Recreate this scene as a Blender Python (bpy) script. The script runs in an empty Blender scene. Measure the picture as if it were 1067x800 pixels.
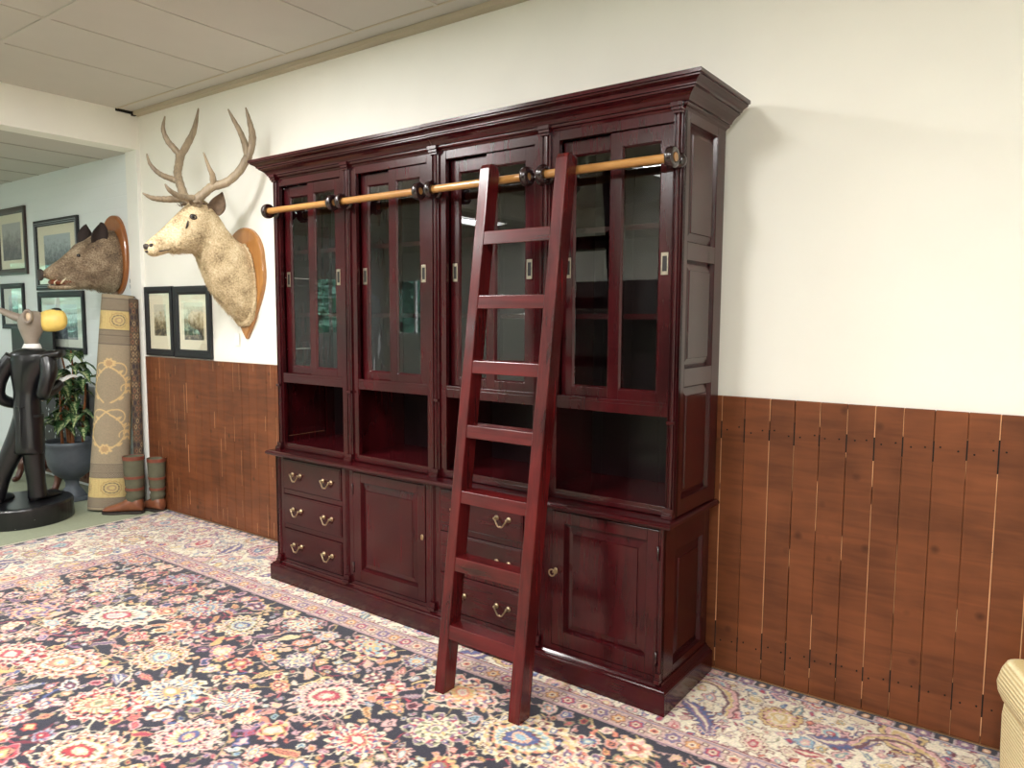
import bpy, math, random
import numpy as np
from mathutils import Vector, Matrix

random.seed(7)
rng = np.random.default_rng(11)
sc = bpy.context.scene
C = sc.collection

# ------------------------------------------------------------------ camera
CAM = Vector((2.3519, -3.0725, 1.5449))
RIGHT = Vector((0.81124221, 0.58468946, 0.00493042))
UP = Vector((-0.05750621, 0.0713914, 0.99578929))
FWD = Vector((-0.58187551, 0.80810984, -0.09153899))
cd = bpy.data.cameras.new('camera')
cd.sensor_fit = 'HORIZONTAL'
cd.sensor_width = 36.0
cd.lens = 767.3127 / 1067.0 * 36.0
cd.clip_start = 0.05
cam = bpy.data.objects.new('camera', cd)
C.objects.link(cam)
m = Matrix((RIGHT, UP, -FWD)).transposed().to_4x4()
m.translation = CAM
cam.matrix_world = m
sc.camera = cam

# ------------------------------------------------------------------ exposure and world
sc.view_settings.view_transform = 'Standard'
sc.view_settings.look = 'None'
sc.view_settings.gamma = 1.0
sc.view_settings.use_curve_mapping = False
sc.view_settings.exposure = 0.34
sc.cycles.use_denoising = True
sc.cycles.max_bounces = 10
sc.cycles.diffuse_bounces = 6
sc.cycles.glossy_bounces = 5
sc.cycles.transparent_max_bounces = 12
sc.cycles.sample_clamp_indirect = 6.0
wd = bpy.data.worlds.new('world')
sc.world = wd
wd.use_nodes = True
nt = wd.node_tree
bg = nt.nodes['Background']
bg.inputs[0].default_value = (0.80, 0.92, 1.0, 1)
bg.inputs[1].default_value = 3.6

PANEL_COL = (1.0, 0.985, 0.965)
# (x, y, watts): centres of the recessed 0.6 x 1.2 m light panels of the showroom ceiling
PANELS = [(-1.12, -1.83, 58), (0.68, -3.03, 62), (2.48, -3.03, 42),
          (-2.32, -3.03, 34), (-1.12, -5.43, 40), (2.48, -5.43, 40)]
BACK_PANELS = [(-5.65, -3.03, 16), (-4.20, -5.43, 24)]


def lin(r, g, b):
    f = lambda c: (c / 255 / 12.92) if c / 255 <= 0.04045 else ((c / 255 + 0.055) / 1.055) ** 2.4
    return (f(r), f(g), f(b), 1.0)


sun = bpy.data.lights.new('sun', 'SUN'); sun.energy = 9.0; sun.angle = 0.01
so_ = bpy.data.objects.new('sun', sun); C.objects.link(so_)
so_.rotation_euler = Vector((-0.72, 0.25, -0.80)).to_track_quat('-Z', 'Y').to_euler()   # falls on the hedge outside, over the roof

# ------------------------------------------------------------------ materials
def new_mat(name):
    mt = bpy.data.materials.new(name)
    mt.use_nodes = True
    n = mt.node_tree
    b = n.nodes['Principled BSDF']
    return mt, n, b


def plain(name, col, rough=0.5, metal=0.0, var=0.0, scale=20.0, bump=0.0, bscale=60.0, coat=0.0):
    mt, n, b = new_mat(name)
    b.inputs['Roughness'].default_value = rough
    b.inputs['Metallic'].default_value = metal
    b.inputs['Coat Weight'].default_value = coat
    b.inputs['Coat Roughness'].default_value = 0.08
    tc = n.nodes.new('ShaderNodeTexCoord')
    if var > 0:
        ns = n.nodes.new('ShaderNodeTexNoise')
        ns.inputs['Scale'].default_value = scale
        ns.inputs['Detail'].default_value = 5
        n.links.new(tc.outputs['Object'], ns.inputs['Vector'])
        rp = n.nodes.new('ShaderNodeValToRGB')
        rp.color_ramp.elements[0].position = 0.3
        rp.color_ramp.elements[1].position = 0.7
        rp.color_ramp.elements[0].color = tuple(c * (1 - var) for c in col[:3]) + (1,)
        rp.color_ramp.elements[1].color = tuple(min(1, c * (1 + var)) for c in col[:3]) + (1,)
        n.links.new(ns.outputs['Fac'], rp.inputs['Fac'])
        n.links.new(rp.outputs['Color'], b.inputs['Base Color'])
    else:
        b.inputs['Base Color'].default_value = col
    if bump > 0:
        nb = n.nodes.new('ShaderNodeTexNoise')
        nb.inputs['Scale'].default_value = bscale
        nb.inputs['Detail'].default_value = 4
        n.links.new(tc.outputs['Object'], nb.inputs['Vector'])
        bp = n.nodes.new('ShaderNodeBump')
        bp.inputs['Strength'].default_value = bump
        bp.inputs['Distance'].default_value = 0.01
        n.links.new(nb.outputs['Fac'], bp.inputs['Height'])
        n.links.new(bp.outputs['Normal'], b.inputs['Normal'])
    return mt


def wood(name, dark, light, axis='z', rough=0.25, coat=0.0, fine=40.0, long=1.6, bump=0.015, spec=0.5, p0=0.32, p1=0.72):
    mt, n, b = new_mat(name)
    b.inputs['Roughness'].default_value = rough
    b.inputs['Coat Weight'].default_value = coat
    b.inputs['Coat Roughness'].default_value = 0.1
    b.inputs['Specular IOR Level'].default_value = spec
    tc = n.nodes.new('ShaderNodeTexCoord')
    mp = n.nodes.new('ShaderNodeMapping')
    s = {'x': (long, fine, fine), 'y': (fine, long, fine), 'z': (fine, fine, long)}[axis]
    mp.inputs['Scale'].default_value = s
    n.links.new(tc.outputs['Object'], mp.inputs['Vector'])
    ns = n.nodes.new('ShaderNodeTexNoise')
    ns.inputs['Scale'].default_value = 1.0
    ns.inputs['Detail'].default_value = 6
    ns.inputs['Roughness'].default_value = 0.62
    ns.inputs['Distortion'].default_value = 0.6
    n.links.new(mp.outputs['Vector'], ns.inputs['Vector'])
    n2 = n.nodes.new('ShaderNodeTexNoise')
    n2.inputs['Scale'].default_value = 3.2
    n2.inputs['Detail'].default_value = 3
    n.links.new(tc.outputs['Object'], n2.inputs['Vector'])
    ad = n.nodes.new('ShaderNodeMath'); ad.operation = 'MULTIPLY_ADD'
    ad.inputs[1].default_value = 0.55
    n.links.new(n2.outputs['Fac'], ad.inputs[0])
    mu = n.nodes.new('ShaderNodeMath'); mu.operation = 'MULTIPLY'
    mu.inputs[1].default_value = 0.45
    n.links.new(ns.outputs['Fac'], mu.inputs[0])
    n.links.new(mu.outputs[0], ad.inputs[2])
    rp = n.nodes.new('ShaderNodeValToRGB')
    rp.color_ramp.elements[0].position = p0
    rp.color_ramp.elements[1].position = p1
    rp.color_ramp.elements[0].color = dark
    rp.color_ramp.elements[1].color = light
    n.links.new(ad.outputs[0], rp.inputs['Fac'])
    n.links.new(rp.outputs['Color'], b.inputs['Base Color'])
    bp = n.nodes.new('ShaderNodeBump')
    bp.inputs['Strength'].default_value = bump
    bp.inputs['Distance'].default_value = 0.004
    n.links.new(ns.outputs['Fac'], bp.inputs['Height'])
    n.links.new(bp.outputs['Normal'], b.inputs['Normal'])
    return mt


def vcol_mat(name, rough=0.9, bump=0.0, bscale=300.0, sheen=0.0):
    mt, n, b = new_mat(name)
    at = n.nodes.new('ShaderNodeAttribute')
    at.attribute_name = 'pattern'
    n.links.new(at.outputs['Color'], b.inputs['Base Color'])
    b.inputs['Roughness'].default_value = rough
    b.inputs['Specular IOR Level'].default_value = 0.15
    b.inputs['Sheen Weight'].default_value = sheen
    if bump:
        tc = n.nodes.new('ShaderNodeTexCoord')
        nb = n.nodes.new('ShaderNodeTexNoise'); nb.inputs['Scale'].default_value = bscale
        n.links.new(tc.outputs['Object'], nb.inputs['Vector'])
        bp = n.nodes.new('ShaderNodeBump')
        bp.inputs['Strength'].default_value = bump; bp.inputs['Distance'].default_value = 0.004
        n.links.new(nb.outputs['Fac'], bp.inputs['Height'])
        n.links.new(bp.outputs['Normal'], b.inputs['Normal'])
    return mt


MAH_D, MAH_L = lin(22, 5, 7), lin(73, 14, 19)
M = {}
M['mah_z'] = wood('mahogany upright grain', MAH_D, MAH_L, 'z', 0.20, 0.06, fine=24, p0=.25, p1=.80, spec=.42)
M['mah_x'] = wood('mahogany long grain', MAH_D, MAH_L, 'x', 0.20, 0.06, fine=24, p0=.25, p1=.80, spec=.42)
M['mah_y'] = wood('mahogany cross grain', MAH_D, MAH_L, 'y', 0.20, 0.06, fine=24, p0=.25, p1=.80, spec=.42)
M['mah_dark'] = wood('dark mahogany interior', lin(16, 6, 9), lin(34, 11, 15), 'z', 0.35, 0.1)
M['ladder_z'] = wood('red mahogany ladder upright', lin(38, 8, 10), lin(104, 25, 26), 'z', 0.24, 0.08)
M['ladder_x'] = wood('red mahogany ladder rung', lin(38, 8, 10), lin(104, 25, 26), 'x', 0.24, 0.08)
M['rail'] = wood('honey wood rail', lin(146, 98, 46), lin(198, 150, 88), 'x', 0.28, 0.3)
M['iron'] = plain('dark turned bracket', lin(34, 15, 16), 0.22, 0.0, coat=0.6)
M['brass'] = plain('aged brass', lin(166, 148, 118), 0.32, 1.0, 0.25, 60)
M['nickel'] = plain('dull nickel pull', lin(170, 160, 142), 0.35, 1.0, 0.2, 60)
M['recess'] = plain('dark recess', lin(24, 18, 14), 0.5)
M['wall'] = plain('cream plaster', lin(241, 239, 230), 0.85, var=0.018, scale=3, bump=0.03, bscale=40)
M['white'] = plain('white paint', lin(236, 236, 230), 0.5)
M['brick'] = plain('painted block', lin(226, 230, 230), 0.7)
M['ceil'] = plain('ceiling board', lin(198, 193, 185), 0.9, var=0.012, scale=6)
M['ceiltrim'] = plain('ceiling trim paint', lin(190, 178, 156), 0.7)
M['gridline'] = plain('ceiling joint', lin(168, 162, 152), 0.8)
M['black_hole'] = plain('dark gap', lin(18, 16, 14), 0.9)
M['green'] = plain('sage floor covering', lin(150, 156, 132), 0.9, var=0.05, scale=40)
M['frame_black'] = plain('black frame lacquer', lin(24, 25, 30), 0.5)
M['frame_brown'] = plain('dark brown frame', lin(52, 34, 30), 0.35, coat=0.3)
M['mat_cream'] = plain('cream mount board', lin(232, 222, 198), 0.8)
M['mat_white'] = plain('pale mount board', lin(214, 216, 208), 0.8)
M['slip'] = plain('pale frame slip', lin(146, 152, 158), 0.4)
M['black_gloss'] = plain('black gloss paint', lin(17, 17, 20), 0.3, coat=0.25, var=0.12, scale=9)
M['black_lacq'] = plain('black lacquer', lin(12, 13, 16), 0.4)
M['pearl'] = plain('pearl inlay', lin(210, 222, 226), 0.3)
M['grey_paint'] = plain('taupe grey paint', lin(146, 134, 122), 0.45, var=0.07, scale=18)
M['ear_in'] = plain('pale inner ear', lin(214, 190, 158), 0.5)
M['yellow'] = plain('yellow paint', lin(238, 206, 112), 0.4, var=0.08, scale=30)
M['shirt'] = plain('white collar paint', lin(232, 232, 230), 0.4)
M['zinc'] = plain('grey metal urn', lin(92, 98, 106), 0.55, 0.2, 0.12, 16)
M['soil'] = plain('potting soil', lin(44, 34, 26), 0.95, var=0.3, scale=80, bump=0.6)
M['cane'] = plain('brown cane', lin(142, 84, 44), 0.6, var=0.2, scale=30)
M['wood_base'] = wood('reddish carved wood', lin(64, 34, 26), lin(112, 66, 48), 'x', 0.35, 0.2)
M['marble'] = plain('pale green marble', lin(150, 164, 160), 0.3, var=0.15, scale=20)
M['plaque'] = wood('golden oak plaque', lin(142, 90, 42), lin(190, 136, 76), 'z', 0.3, 0.35, fine=22)
M['plaque_red'] = wood('reddish plaque', lin(128, 74, 36), lin(176, 112, 62), 'z', 0.3, 0.35, fine=22)
M['antler'] = wood('weathered antler', lin(104, 88, 70), lin(178, 160, 132), 'z', 0.5, 0.0, fine=70, long=12, bump=0.25)
M['eye'] = plain('dark glass eye', lin(20, 14, 10), 0.08, coat=0.8)
M['nose'] = plain('dark dry nose', lin(58, 48, 44), 0.6)
M['tusk'] = plain('ivory tusk', lin(228, 214, 186), 0.35)
M['mouth'] = plain('mouth lining', lin(128, 66, 40), 0.5)
M['tag'] = plain('paper price tag', lin(240, 240, 236), 0.8)
M['boot_green'] = plain('olive canvas', lin(88, 86, 68), 0.85, var=0.12, scale=14, bump=0.25, bscale=24)
M['boot_lea'] = plain('tan boot leather', lin(128, 76, 52), 0.38, var=0.22, scale=16, coat=0.15)
M['boot_red'] = plain('red brown leather', lin(118, 62, 46), 0.45, var=0.15, scale=30)
M['sole'] = plain('dark rubber sole', lin(48, 40, 36), 0.7)
M['fringe'] = plain('ivory fringe', lin(226, 216, 194), 0.9)
M['rubber'] = plain('dark rubber backing', lin(70, 66, 62), 0.8)
M['leafgreen'] = None


def fur_mat(name, dark, light, belly):
    mt, n, b = new_mat(name)
    b.inputs['Roughness'].default_value = 0.75
    b.inputs['Specular IOR Level'].default_value = 0.25
    tc = n.nodes.new('ShaderNodeTexCoord')
    ns = n.nodes.new('ShaderNodeTexNoise'); ns.inputs['Scale'].default_value = 9; ns.inputs['Detail'].default_value = 6
    n.links.new(tc.outputs['Object'], ns.inputs['Vector'])
    n2 = n.nodes.new('ShaderNodeTexNoise'); n2.inputs['Scale'].default_value = 90; n2.inputs['Detail'].default_value = 3
    n.links.new(tc.outputs['Object'], n2.inputs['Vector'])
    mx = n.nodes.new('ShaderNodeMath'); mx.operation = 'MULTIPLY_ADD'; mx.inputs[1].default_value = 0.45
    n.links.new(n2.outputs['Fac'], mx.inputs[0])
    mu = n.nodes.new('ShaderNodeMath'); mu.operation = 'MULTIPLY'; mu.inputs[1].default_value = 0.55
    n.links.new(ns.outputs['Fac'], mu.inputs[0]); n.links.new(mu.outputs[0], mx.inputs[2])
    rp = n.nodes.new('ShaderNodeValToRGB')
    rp.color_ramp.elements[0].position = 0.32; rp.color_ramp.elements[0].color = dark
    rp.color_ramp.elements[1].position = 0.66; rp.color_ramp.elements[1].color = light
    e = rp.color_ramp.elements.new(0.5); e.color = belly
    n.links.new(mx.outputs[0], rp.inputs['Fac'])
    n.links.new(rp.outputs['Color'], b.inputs['Base Color'])
    bp = n.nodes.new('ShaderNodeBump'); bp.inputs['Strength'].default_value = 0.5; bp.inputs['Distance'].default_value = 0.008
    n.links.new(n2.outputs['Fac'], bp.inputs['Height']); n.links.new(bp.outputs['Normal'], b.inputs['Normal'])
    return mt


M['stag_fur'] = fur_mat('stag fur', lin(128, 106, 78), lin(234, 218, 184), lin(204, 182, 144))
M['boar_fur'] = fur_mat('boar bristle', lin(70, 58, 50), lin(192, 174, 148), lin(140, 120, 98))
M['ear_dark'] = plain('dark ear skin', lin(46, 34, 32), 0.7, var=0.2, scale=40)
M['ear_stag'] = plain('brown grey ear', lin(112, 92, 74), 0.75, var=0.25, scale=40)


def glass_mat(name, tint=(0.88, 0.9, 0.9, 1), base=0.0):
    mt = bpy.data.materials.new(name)
    mt.use_nodes = True
    n = mt.node_tree
    n.nodes.clear()
    out = n.nodes.new('ShaderNodeOutputMaterial')
    tr = n.nodes.new('ShaderNodeBsdfTransparent'); tr.inputs[0].default_value = tint
    gl = n.nodes.new('ShaderNodeBsdfGlossy'); gl.inputs['Roughness'].default_value = 0.0
    gl.inputs[0].default_value = (1, 1, 1, 1)
    fr = n.nodes.new('ShaderNodeFresnel'); fr.inputs['IOR'].default_value = 1.55
    ad = n.nodes.new('ShaderNodeMath'); ad.operation = 'ADD'; ad.inputs[1].default_value = base; ad.use_clamp = True
    mx = n.nodes.new('ShaderNodeMixShader')
    n.links.new(fr.outputs[0], ad.inputs[0])
    ge = n.nodes.new('ShaderNodeNewGeometry')       # the pane mirrors at its front skin only
    iv = n.nodes.new('ShaderNodeMath'); iv.operation = 'SUBTRACT'; iv.inputs[0].default_value = 1.0
    n.links.new(ge.outputs['Backfacing'], iv.inputs[1])
    ml = n.nodes.new('ShaderNodeMath'); ml.operation = 'MULTIPLY'
    n.links.new(ad.outputs[0], ml.inputs[0]); n.links.new(iv.outputs[0], ml.inputs[1])
    n.links.new(ml.outputs[0], mx.inputs[0])
    n.links.new(tr.outputs[0], mx.inputs[1]); n.links.new(gl.outputs[0], mx.inputs[2])
    n.links.new(mx.outputs[0], out.inputs[0])
    return mt


M['glass'] = glass_mat('cabinet glass', base=0.015)
M['picglass'] = glass_mat('picture glass', (0.97, 0.98, 0.98, 1), 0.02)


def emit(name, col, strength):
    mt, n, b = new_mat(name)
    b.inputs['Base Color'].default_value = (0.8, 0.8, 0.8, 1)
    b.inputs['Emission Color'].default_value = col
    b.inputs['Emission Strength'].default_value = strength
    return mt


M['diffuser'] = emit('lit lamp diffuser', PANEL_COL + (1,), 6.0)


# ------------------------------------------------------------------ mesh builder
class MB:
    def __init__(s):
        s.v = []; s.f = []

    def add(s, vs, fs):
        o = len(s.v)
        s.v += [tuple(p) for p in vs]
        s.f += [tuple(i + o for i in f) for f in fs]
        return s

    def box(s, x0, x1, y0, y1, z0, z1):
        if x0 > x1: x0, x1 = x1, x0
        if y0 > y1: y0, y1 = y1, y0
        if z0 > z1: z0, z1 = z1, z0
        vs = [(x0, y0, z0), (x1, y0, z0), (x1, y1, z0), (x0, y1, z0), (x0, y0, z1), (x1, y0, z1), (x1, y1, z1), (x0, y1, z1)]
        return s.add(vs, [(3, 2, 1, 0), (4, 5, 6, 7), (0, 1, 5, 4), (1, 2, 6, 5), (2, 3, 7, 6), (3, 0, 4, 7)])

    def loft(s, rings, cap=True, closed=True):
        n = len(rings[0]); o = []
        vs = [p for r in rings for p in r]
        fs = []
        for i in range(len(rings) - 1):
            for j in range(n if closed else n - 1):
                k = (j + 1) % n
                fs.append((i * n + j, i * n + k, (i + 1) * n + k, (i + 1) * n + j))
        if cap and closed:
            fs.append(tuple(range(n - 1, -1, -1)))
            b = (len(rings) - 1) * n
            fs.append(tuple(b + j for j in range(n)))
        return s.add(vs, fs)

    def tube(s, pts, radii, n=10, cap=True, squash=None):
        pts = [Vector(p) for p in pts]
        if not hasattr(radii, '__len__'): radii = [radii] * len(pts)
        rings = []
        t0 = (pts[1] - pts[0]).normalized()
        ref = Vector((0, 0, 1)) if abs(t0.z) < 0.9 else Vector((1, 0, 0))
        a = t0.cross(ref).normalized()
        for i, p in enumerate(pts):
            t = (pts[min(i + 1, len(pts) - 1)] - pts[max(i - 1, 0)]).normalized()
            a = (a - t * a.dot(t)).normalized()
            b = t.cross(a)
            q = squash or (1, 1)
            rings.append([p + (a * math.cos(2 * math.pi * j / n) * q[0] + b * math.sin(2 * math.pi * j / n) * q[1]) * radii[i] for j in range(n)])
        return s.loft(rings, cap)

    def lathe(s, prof, n=24, c=(0, 0, 0), axis='z'):
        rings = []
        for r, h in prof:
            ring = []
            for j in range(n):
                a = 2 * math.pi * j / n
                u, w = r * math.cos(a), r * math.sin(a)
                if axis == 'z': ring.append((c[0] + u, c[1] + w, c[2] + h))
                elif axis == 'y': ring.append((c[0] + w, c[1] + h, c[2] + u))
                else: ring.append((c[0] + h, c[1] + u, c[2] + w))
            rings.append(ring)
        return s.loft(rings)

    def prism(s, poly, z0, z1):
        return s.loft([[(x, y, z0) for x, y in poly], [(x, y, z1) for x, y in poly]])

    def ball(s, c, r, n=14, sc_=(1, 1, 1)):
        prof = [(max(1e-4, math.sin(math.pi * i / n)), -math.cos(math.pi * i / n)) for i in range(n + 1)]
        rings = [[(c[0] + p[0] * r * sc_[0] * math.cos(2 * math.pi * j / (2 * n)), c[1] + p[0] * r * sc_[1] * math.sin(2 * math.pi * j / (2 * n)), c[2] + p[1] * r * sc_[2]) for j in range(2 * n)] for p in prof]
        return s.loft(rings)

    def raised_y(s, x0, x1, z0, z1, y, bev, h, rec):
        """Raised field panel facing -y: edge ring at y+rec, field at y+rec-h inset by bev."""
        def ring(i, yy): return [(x0 + i, yy, z0 + i), (x1 - i, yy, z0 + i), (x1 - i, yy, z1 - i), (x0 + i, yy, z1 - i)]
        a = ring(0, y); b = ring(0.006, y + rec); c_ = ring(bev, y + rec - h * 0.7); d = ring(bev + 0.002, y + rec - h); e = ring(bev + 0.004, y + rec - h)
        rr = [a, b, c_, d, e]
        vs = [p for r in rr for p in r]
        fs = []
        for i in range(4):
            for j in range(4):
                k = (j + 1) % 4
                fs.append((i * 4 + j, i * 4 + k, i * 4 + 4 + k, i * 4 + 4 + j))
        fs.append((16, 17, 18, 19))
        return s.add(vs, fs)

    def raised_x(s, y0, y1, z0, z1, x, sgn, bev, h, rec):
        t = MB().raised_y(y0, y1, z0, z1, 0, bev, h, rec)
        if sgn > 0:   # faces +x
            return s.add([(x - p[1], p[0], p[2]) for p in t.v], t.f)
        return s.add([(x + p[1], p[0], p[2]) for p in t.v], [tuple(reversed(f)) for f in t.f])

    def build(s, name, mat, parent=None, bevel=0.0, smooth=False, subsurf=0, autosmooth=None):
        me = bpy.data.meshes.new(name)
        me.from_pydata(s.v, [], s.f)
        me.validate()
        o = bpy.data.objects.new(name, me)
        C.objects.link(o)
        me.materials.append(mat)
        import bmesh
        bm = bmesh.new(); bm.from_mesh(me)
        bmesh.ops.recalc_face_normals(bm, faces=bm.faces)
        bm.to_mesh(me); bm.free()
        if smooth:
            for p in me.polygons: p.use_smooth = True
        if bevel:
            mo = o.modifiers.new('bevel', 'BEVEL'); mo.width = bevel; mo.segments = 2; mo.limit_method = 'ANGLE'; mo.angle_limit = math.radians(50)
        if subsurf:
            mo = o.modifiers.new('sub', 'SUBSURF'); mo.levels = subsurf; mo.render_levels = subsurf
        if parent is not None: o.parent = parent
        return o


def empty(name, loc=(0, 0, 0), rz=0.0, label=None, cat=None, group=None, rot=None):
    o = bpy.data.objects.new(name, None)
    C.objects.link(o)
    o.empty_display_size = 0.1
    o.location = loc
    o.rotation_euler = rot if rot else (0, 0, rz)
    tag(o, label, cat, group)
    return o


def tag(o, label=None, cat=None, group=None, kind=None):
    if label: o['label'] = label
    if cat: o['category'] = cat
    if group: o['group'] = group
    if kind: o['kind'] = kind
    return o


def struct(o):
    o['kind'] = 'structure'
    return o


def dup(o, parent=None):
    c = o.copy(); C.objects.link(c)
    if parent is not None: c.parent = parent
    for ch in list(o.children):
        dup(ch, c)
    return c


def smoothpath(pts, sub=4):
    P = [Vector(p) for p in pts]; out = []
    for i in range(len(P) - 1):
        p0 = P[max(i - 1, 0)]; p1 = P[i]; p2 = P[i + 1]; p3 = P[min(i + 2, len(P) - 1)]
        for k in range(sub):
            t = k / sub
            out.append(0.5 * ((2 * p1) + (p2 - p0) * t + (2 * p0 - 5 * p1 + 4 * p2 - p3) * t * t + (3 * p1 - p0 - 3 * p2 + p3) * t ** 3))
    out.append(P[-1])
    return out


# ================================================================== ROOM
ZC = 3.10        # showroom ceiling
ZB = 2.82        # lower ceiling of the room beyond the opening, underside of the header
X0 = -3.45       # header plane
XB = -7.6        # far wall of the room beyond
YF = -7.0        # wall behind the camera
XR = 3.9

struct(MB().box(XB - 0.2, XR + 0.2, YF - 0.2, 0.2, -0.12, 0.0).build('floor', M['green']))
struct(MB().box(X0, XR + 0.2, 0.0, 0.2, 0.0, ZC + 0.15).build('wall_back', M['wall']))
struct(MB().box(XR, XR + 0.2, YF, 0.0, 0.0, ZC + 0.15).build('wall_right', M['wall']))
FWX = (-7.35, -6.30)     # window of the next room in the wall behind the camera
struct(MB().box(FWX[1], XR + 0.2, YF - 0.2, YF, 0.0, ZC + 0.15).box(XB - 0.2, FWX[0], YF - 0.2, YF, 0.0, ZC + 0.15)
       .box(FWX[0], FWX[1], YF - 0.2, YF, 0.0, 1.2).box(FWX[0], FWX[1], YF - 0.2, YF, 2.2, ZC + 0.15).build('wall_front', M['wall']))
w5 = MB()
for xx5 in (FWX[0], (FWX[0] + FWX[1]) / 2 - .02, FWX[1] - .04): w5.box(xx5, xx5 + .04, YF - .12, YF - .06, 1.2, 2.2)
w5.box(FWX[0], FWX[1], YF - .12, YF - .06, 1.2, 1.25).box(FWX[0], FWX[1], YF - .12, YF - .06, 2.15, 2.2)
w5o = struct(w5.build('window_5', M['white'], bevel=0.004))
MB().box(FWX[0] + .02, FWX[1] - .02, YF - .095, YF - .09, 1.22, 2.18).build('pane', M['picglass'], w5o)
# dark sheet added behind the camera in place of unseen furniture, darkens reflections
struct(MB().box(X0, XR, YF, YF + 0.04, 0.0, 2.05).build('dark_backing', plain('dark furniture stand-in', lin(48, 36, 32), 0.5, var=0.3, scale=3)))
# header over the wide opening to the next room
struct(MB().box(X0 - 0.18, X0, YF, 0.0, ZB, ZC + 0.15).build('wall_left', M['wall']))
# white jamb where the opening meets the long wall
struct(MB().box(X0 - 0.17, X0, -0.03, 0.2, 0.0, ZB).build('trim_1', M['white'], bevel=0.004))


def ceiling_mesh(x0, x1, y0, y1, z, holes, name, mat):
    xs = sorted({x0, x1, *[h[0] for h in holes], *[h[1] for h in holes]})
    ys = sorted({y0, y1, *[h[2] for h in holes], *[h[3] for h in holes]})
    mb = MB()
    for i in range(len(xs) - 1):
        for j in range(len(ys) - 1):
            cx, cy = (xs[i] + xs[i + 1]) / 2, (ys[j] + ys[j + 1]) / 2
            if any(h[0] < cx < h[1] and h[2] < cy < h[3] for h in holes): continue
            mb.box(xs[i], xs[i + 1], ys[j], ys[j + 1], z, z + 0.02)
    return mb


PH = [(x - 0.3, x + 0.3, y - 0.6, y + 0.6) for x, y, w_ in PANELS]
cb = ceiling_mesh(X0, XR, YF, 0.0, ZC, PH, 'ceiling', None)
cb.box(X0, XR, YF, 0.0, ZC + 0.13, ZC + 0.15)
struct(cb.build('ceiling', M['ceil']))
# cover strips on the joints of the ceiling boards
g = MB()
for k in range(-1, 11):
    xk = -2.02 + 0.6 * k
    if xk > XR: break
    g.box(xk - 0.012, xk + 0.012, YF, -0.17, ZC - 0.005, ZC - 0.0002)
for k in range(0, 5):
    yk = -1.23 - 1.2 * k
    g.box(X0, XR, yk - 0.016, yk + 0.016, ZC - 0.007, ZC - 0.0002)
struct(g.build('trim_2', M['ceil'], bevel=0.002))
struct(MB().box(X0, XR, -0.055, 0.0, ZC - 0.028, ZC).box(X0, XR, -0.175, -0.16, ZC - 0.004, ZC).build('trim_3', M['ceiltrim'], bevel=0.003))

BH = [(x - 0.3, x + 0.3, y - 0.6, y + 0.6) for x, y, w_ in BACK_PANELS]
cb = ceiling_mesh(XB, X0 - 0.18, YF, 0.0, ZB, BH, 'ceiling_back', None)
cb.box(XB - 0.2, X0 - 0.18, YF, 0.0, ZB + 0.13, ZB + 0.15)
struct(cb.build('ceiling_back_room', M['ceil']))
g = MB()
for k in range(6):
    xk = -4.05 - 0.6 * k
    g.box(xk - 0.010, xk + 0.010, YF, 0.0, ZB - 0.004, ZB - 0.0002)
for k in range(5):
    yk = -1.2 - 1.2 * k
    g.box(XB, X0 - 0.18, yk - 0.010, yk + 0.010, ZB - 0.004, ZB - 0.0002)
struct(g.build('trim_4', M['gridline']))


# painted block wall of the next room (one mesh, shallow joints from a brick bump)
def brick_mat():
    mt, n, b = new_mat('painted block wall')
    b.inputs['Base Color'].default_value = lin(226, 231, 232)
    b.inputs['Roughness'].default_value = 0.6
    tc = n.nodes.new('ShaderNodeTexCoord')
    mp = n.nodes.new('ShaderNodeMapping'); mp.inputs['Rotation'].default_value = (math.pi / 2, 0, 0)
    n.links.new(tc.outputs['Object'], mp.inputs['Vector'])
    br = n.nodes.new('ShaderNodeTexBrick')
    br.inputs['Scale'].default_value = 1.0
    br.inputs['Brick Width'].default_value = 0.30
    br.inputs['Row Height'].default_value = 0.10
    br.inputs['Mortar Size'].default_value = 0.006
    br.inputs['Mortar Smooth'].default_value = 0.6
    br.inputs['Color1'].default_value = (1, 1, 1, 1); br.inputs['Color2'].default_value = (0.93, 0.93, 0.93, 1); br.inputs['Mortar'].default_value = (0.3, 0.3, 0.3, 1)
    n.links.new(mp.outputs['Vector'], br.inputs['Vector'])
    bp = n.nodes.new('ShaderNodeBump'); bp.inputs['Strength'].default_value = 0.25; bp.inputs['Distance'].default_value = 0.004
    n.links.new(br.outputs['Color'], bp.inputs['Height']); n.links.new(bp.outputs['Normal'], b.inputs['Normal'])
    return mt


struct(MB().box(XB - 0.2, X0 - 0.17, 0.0, 0.2, 0.0, ZB + 0.15).build('wall_back_beyond', brick_mat()))

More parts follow.
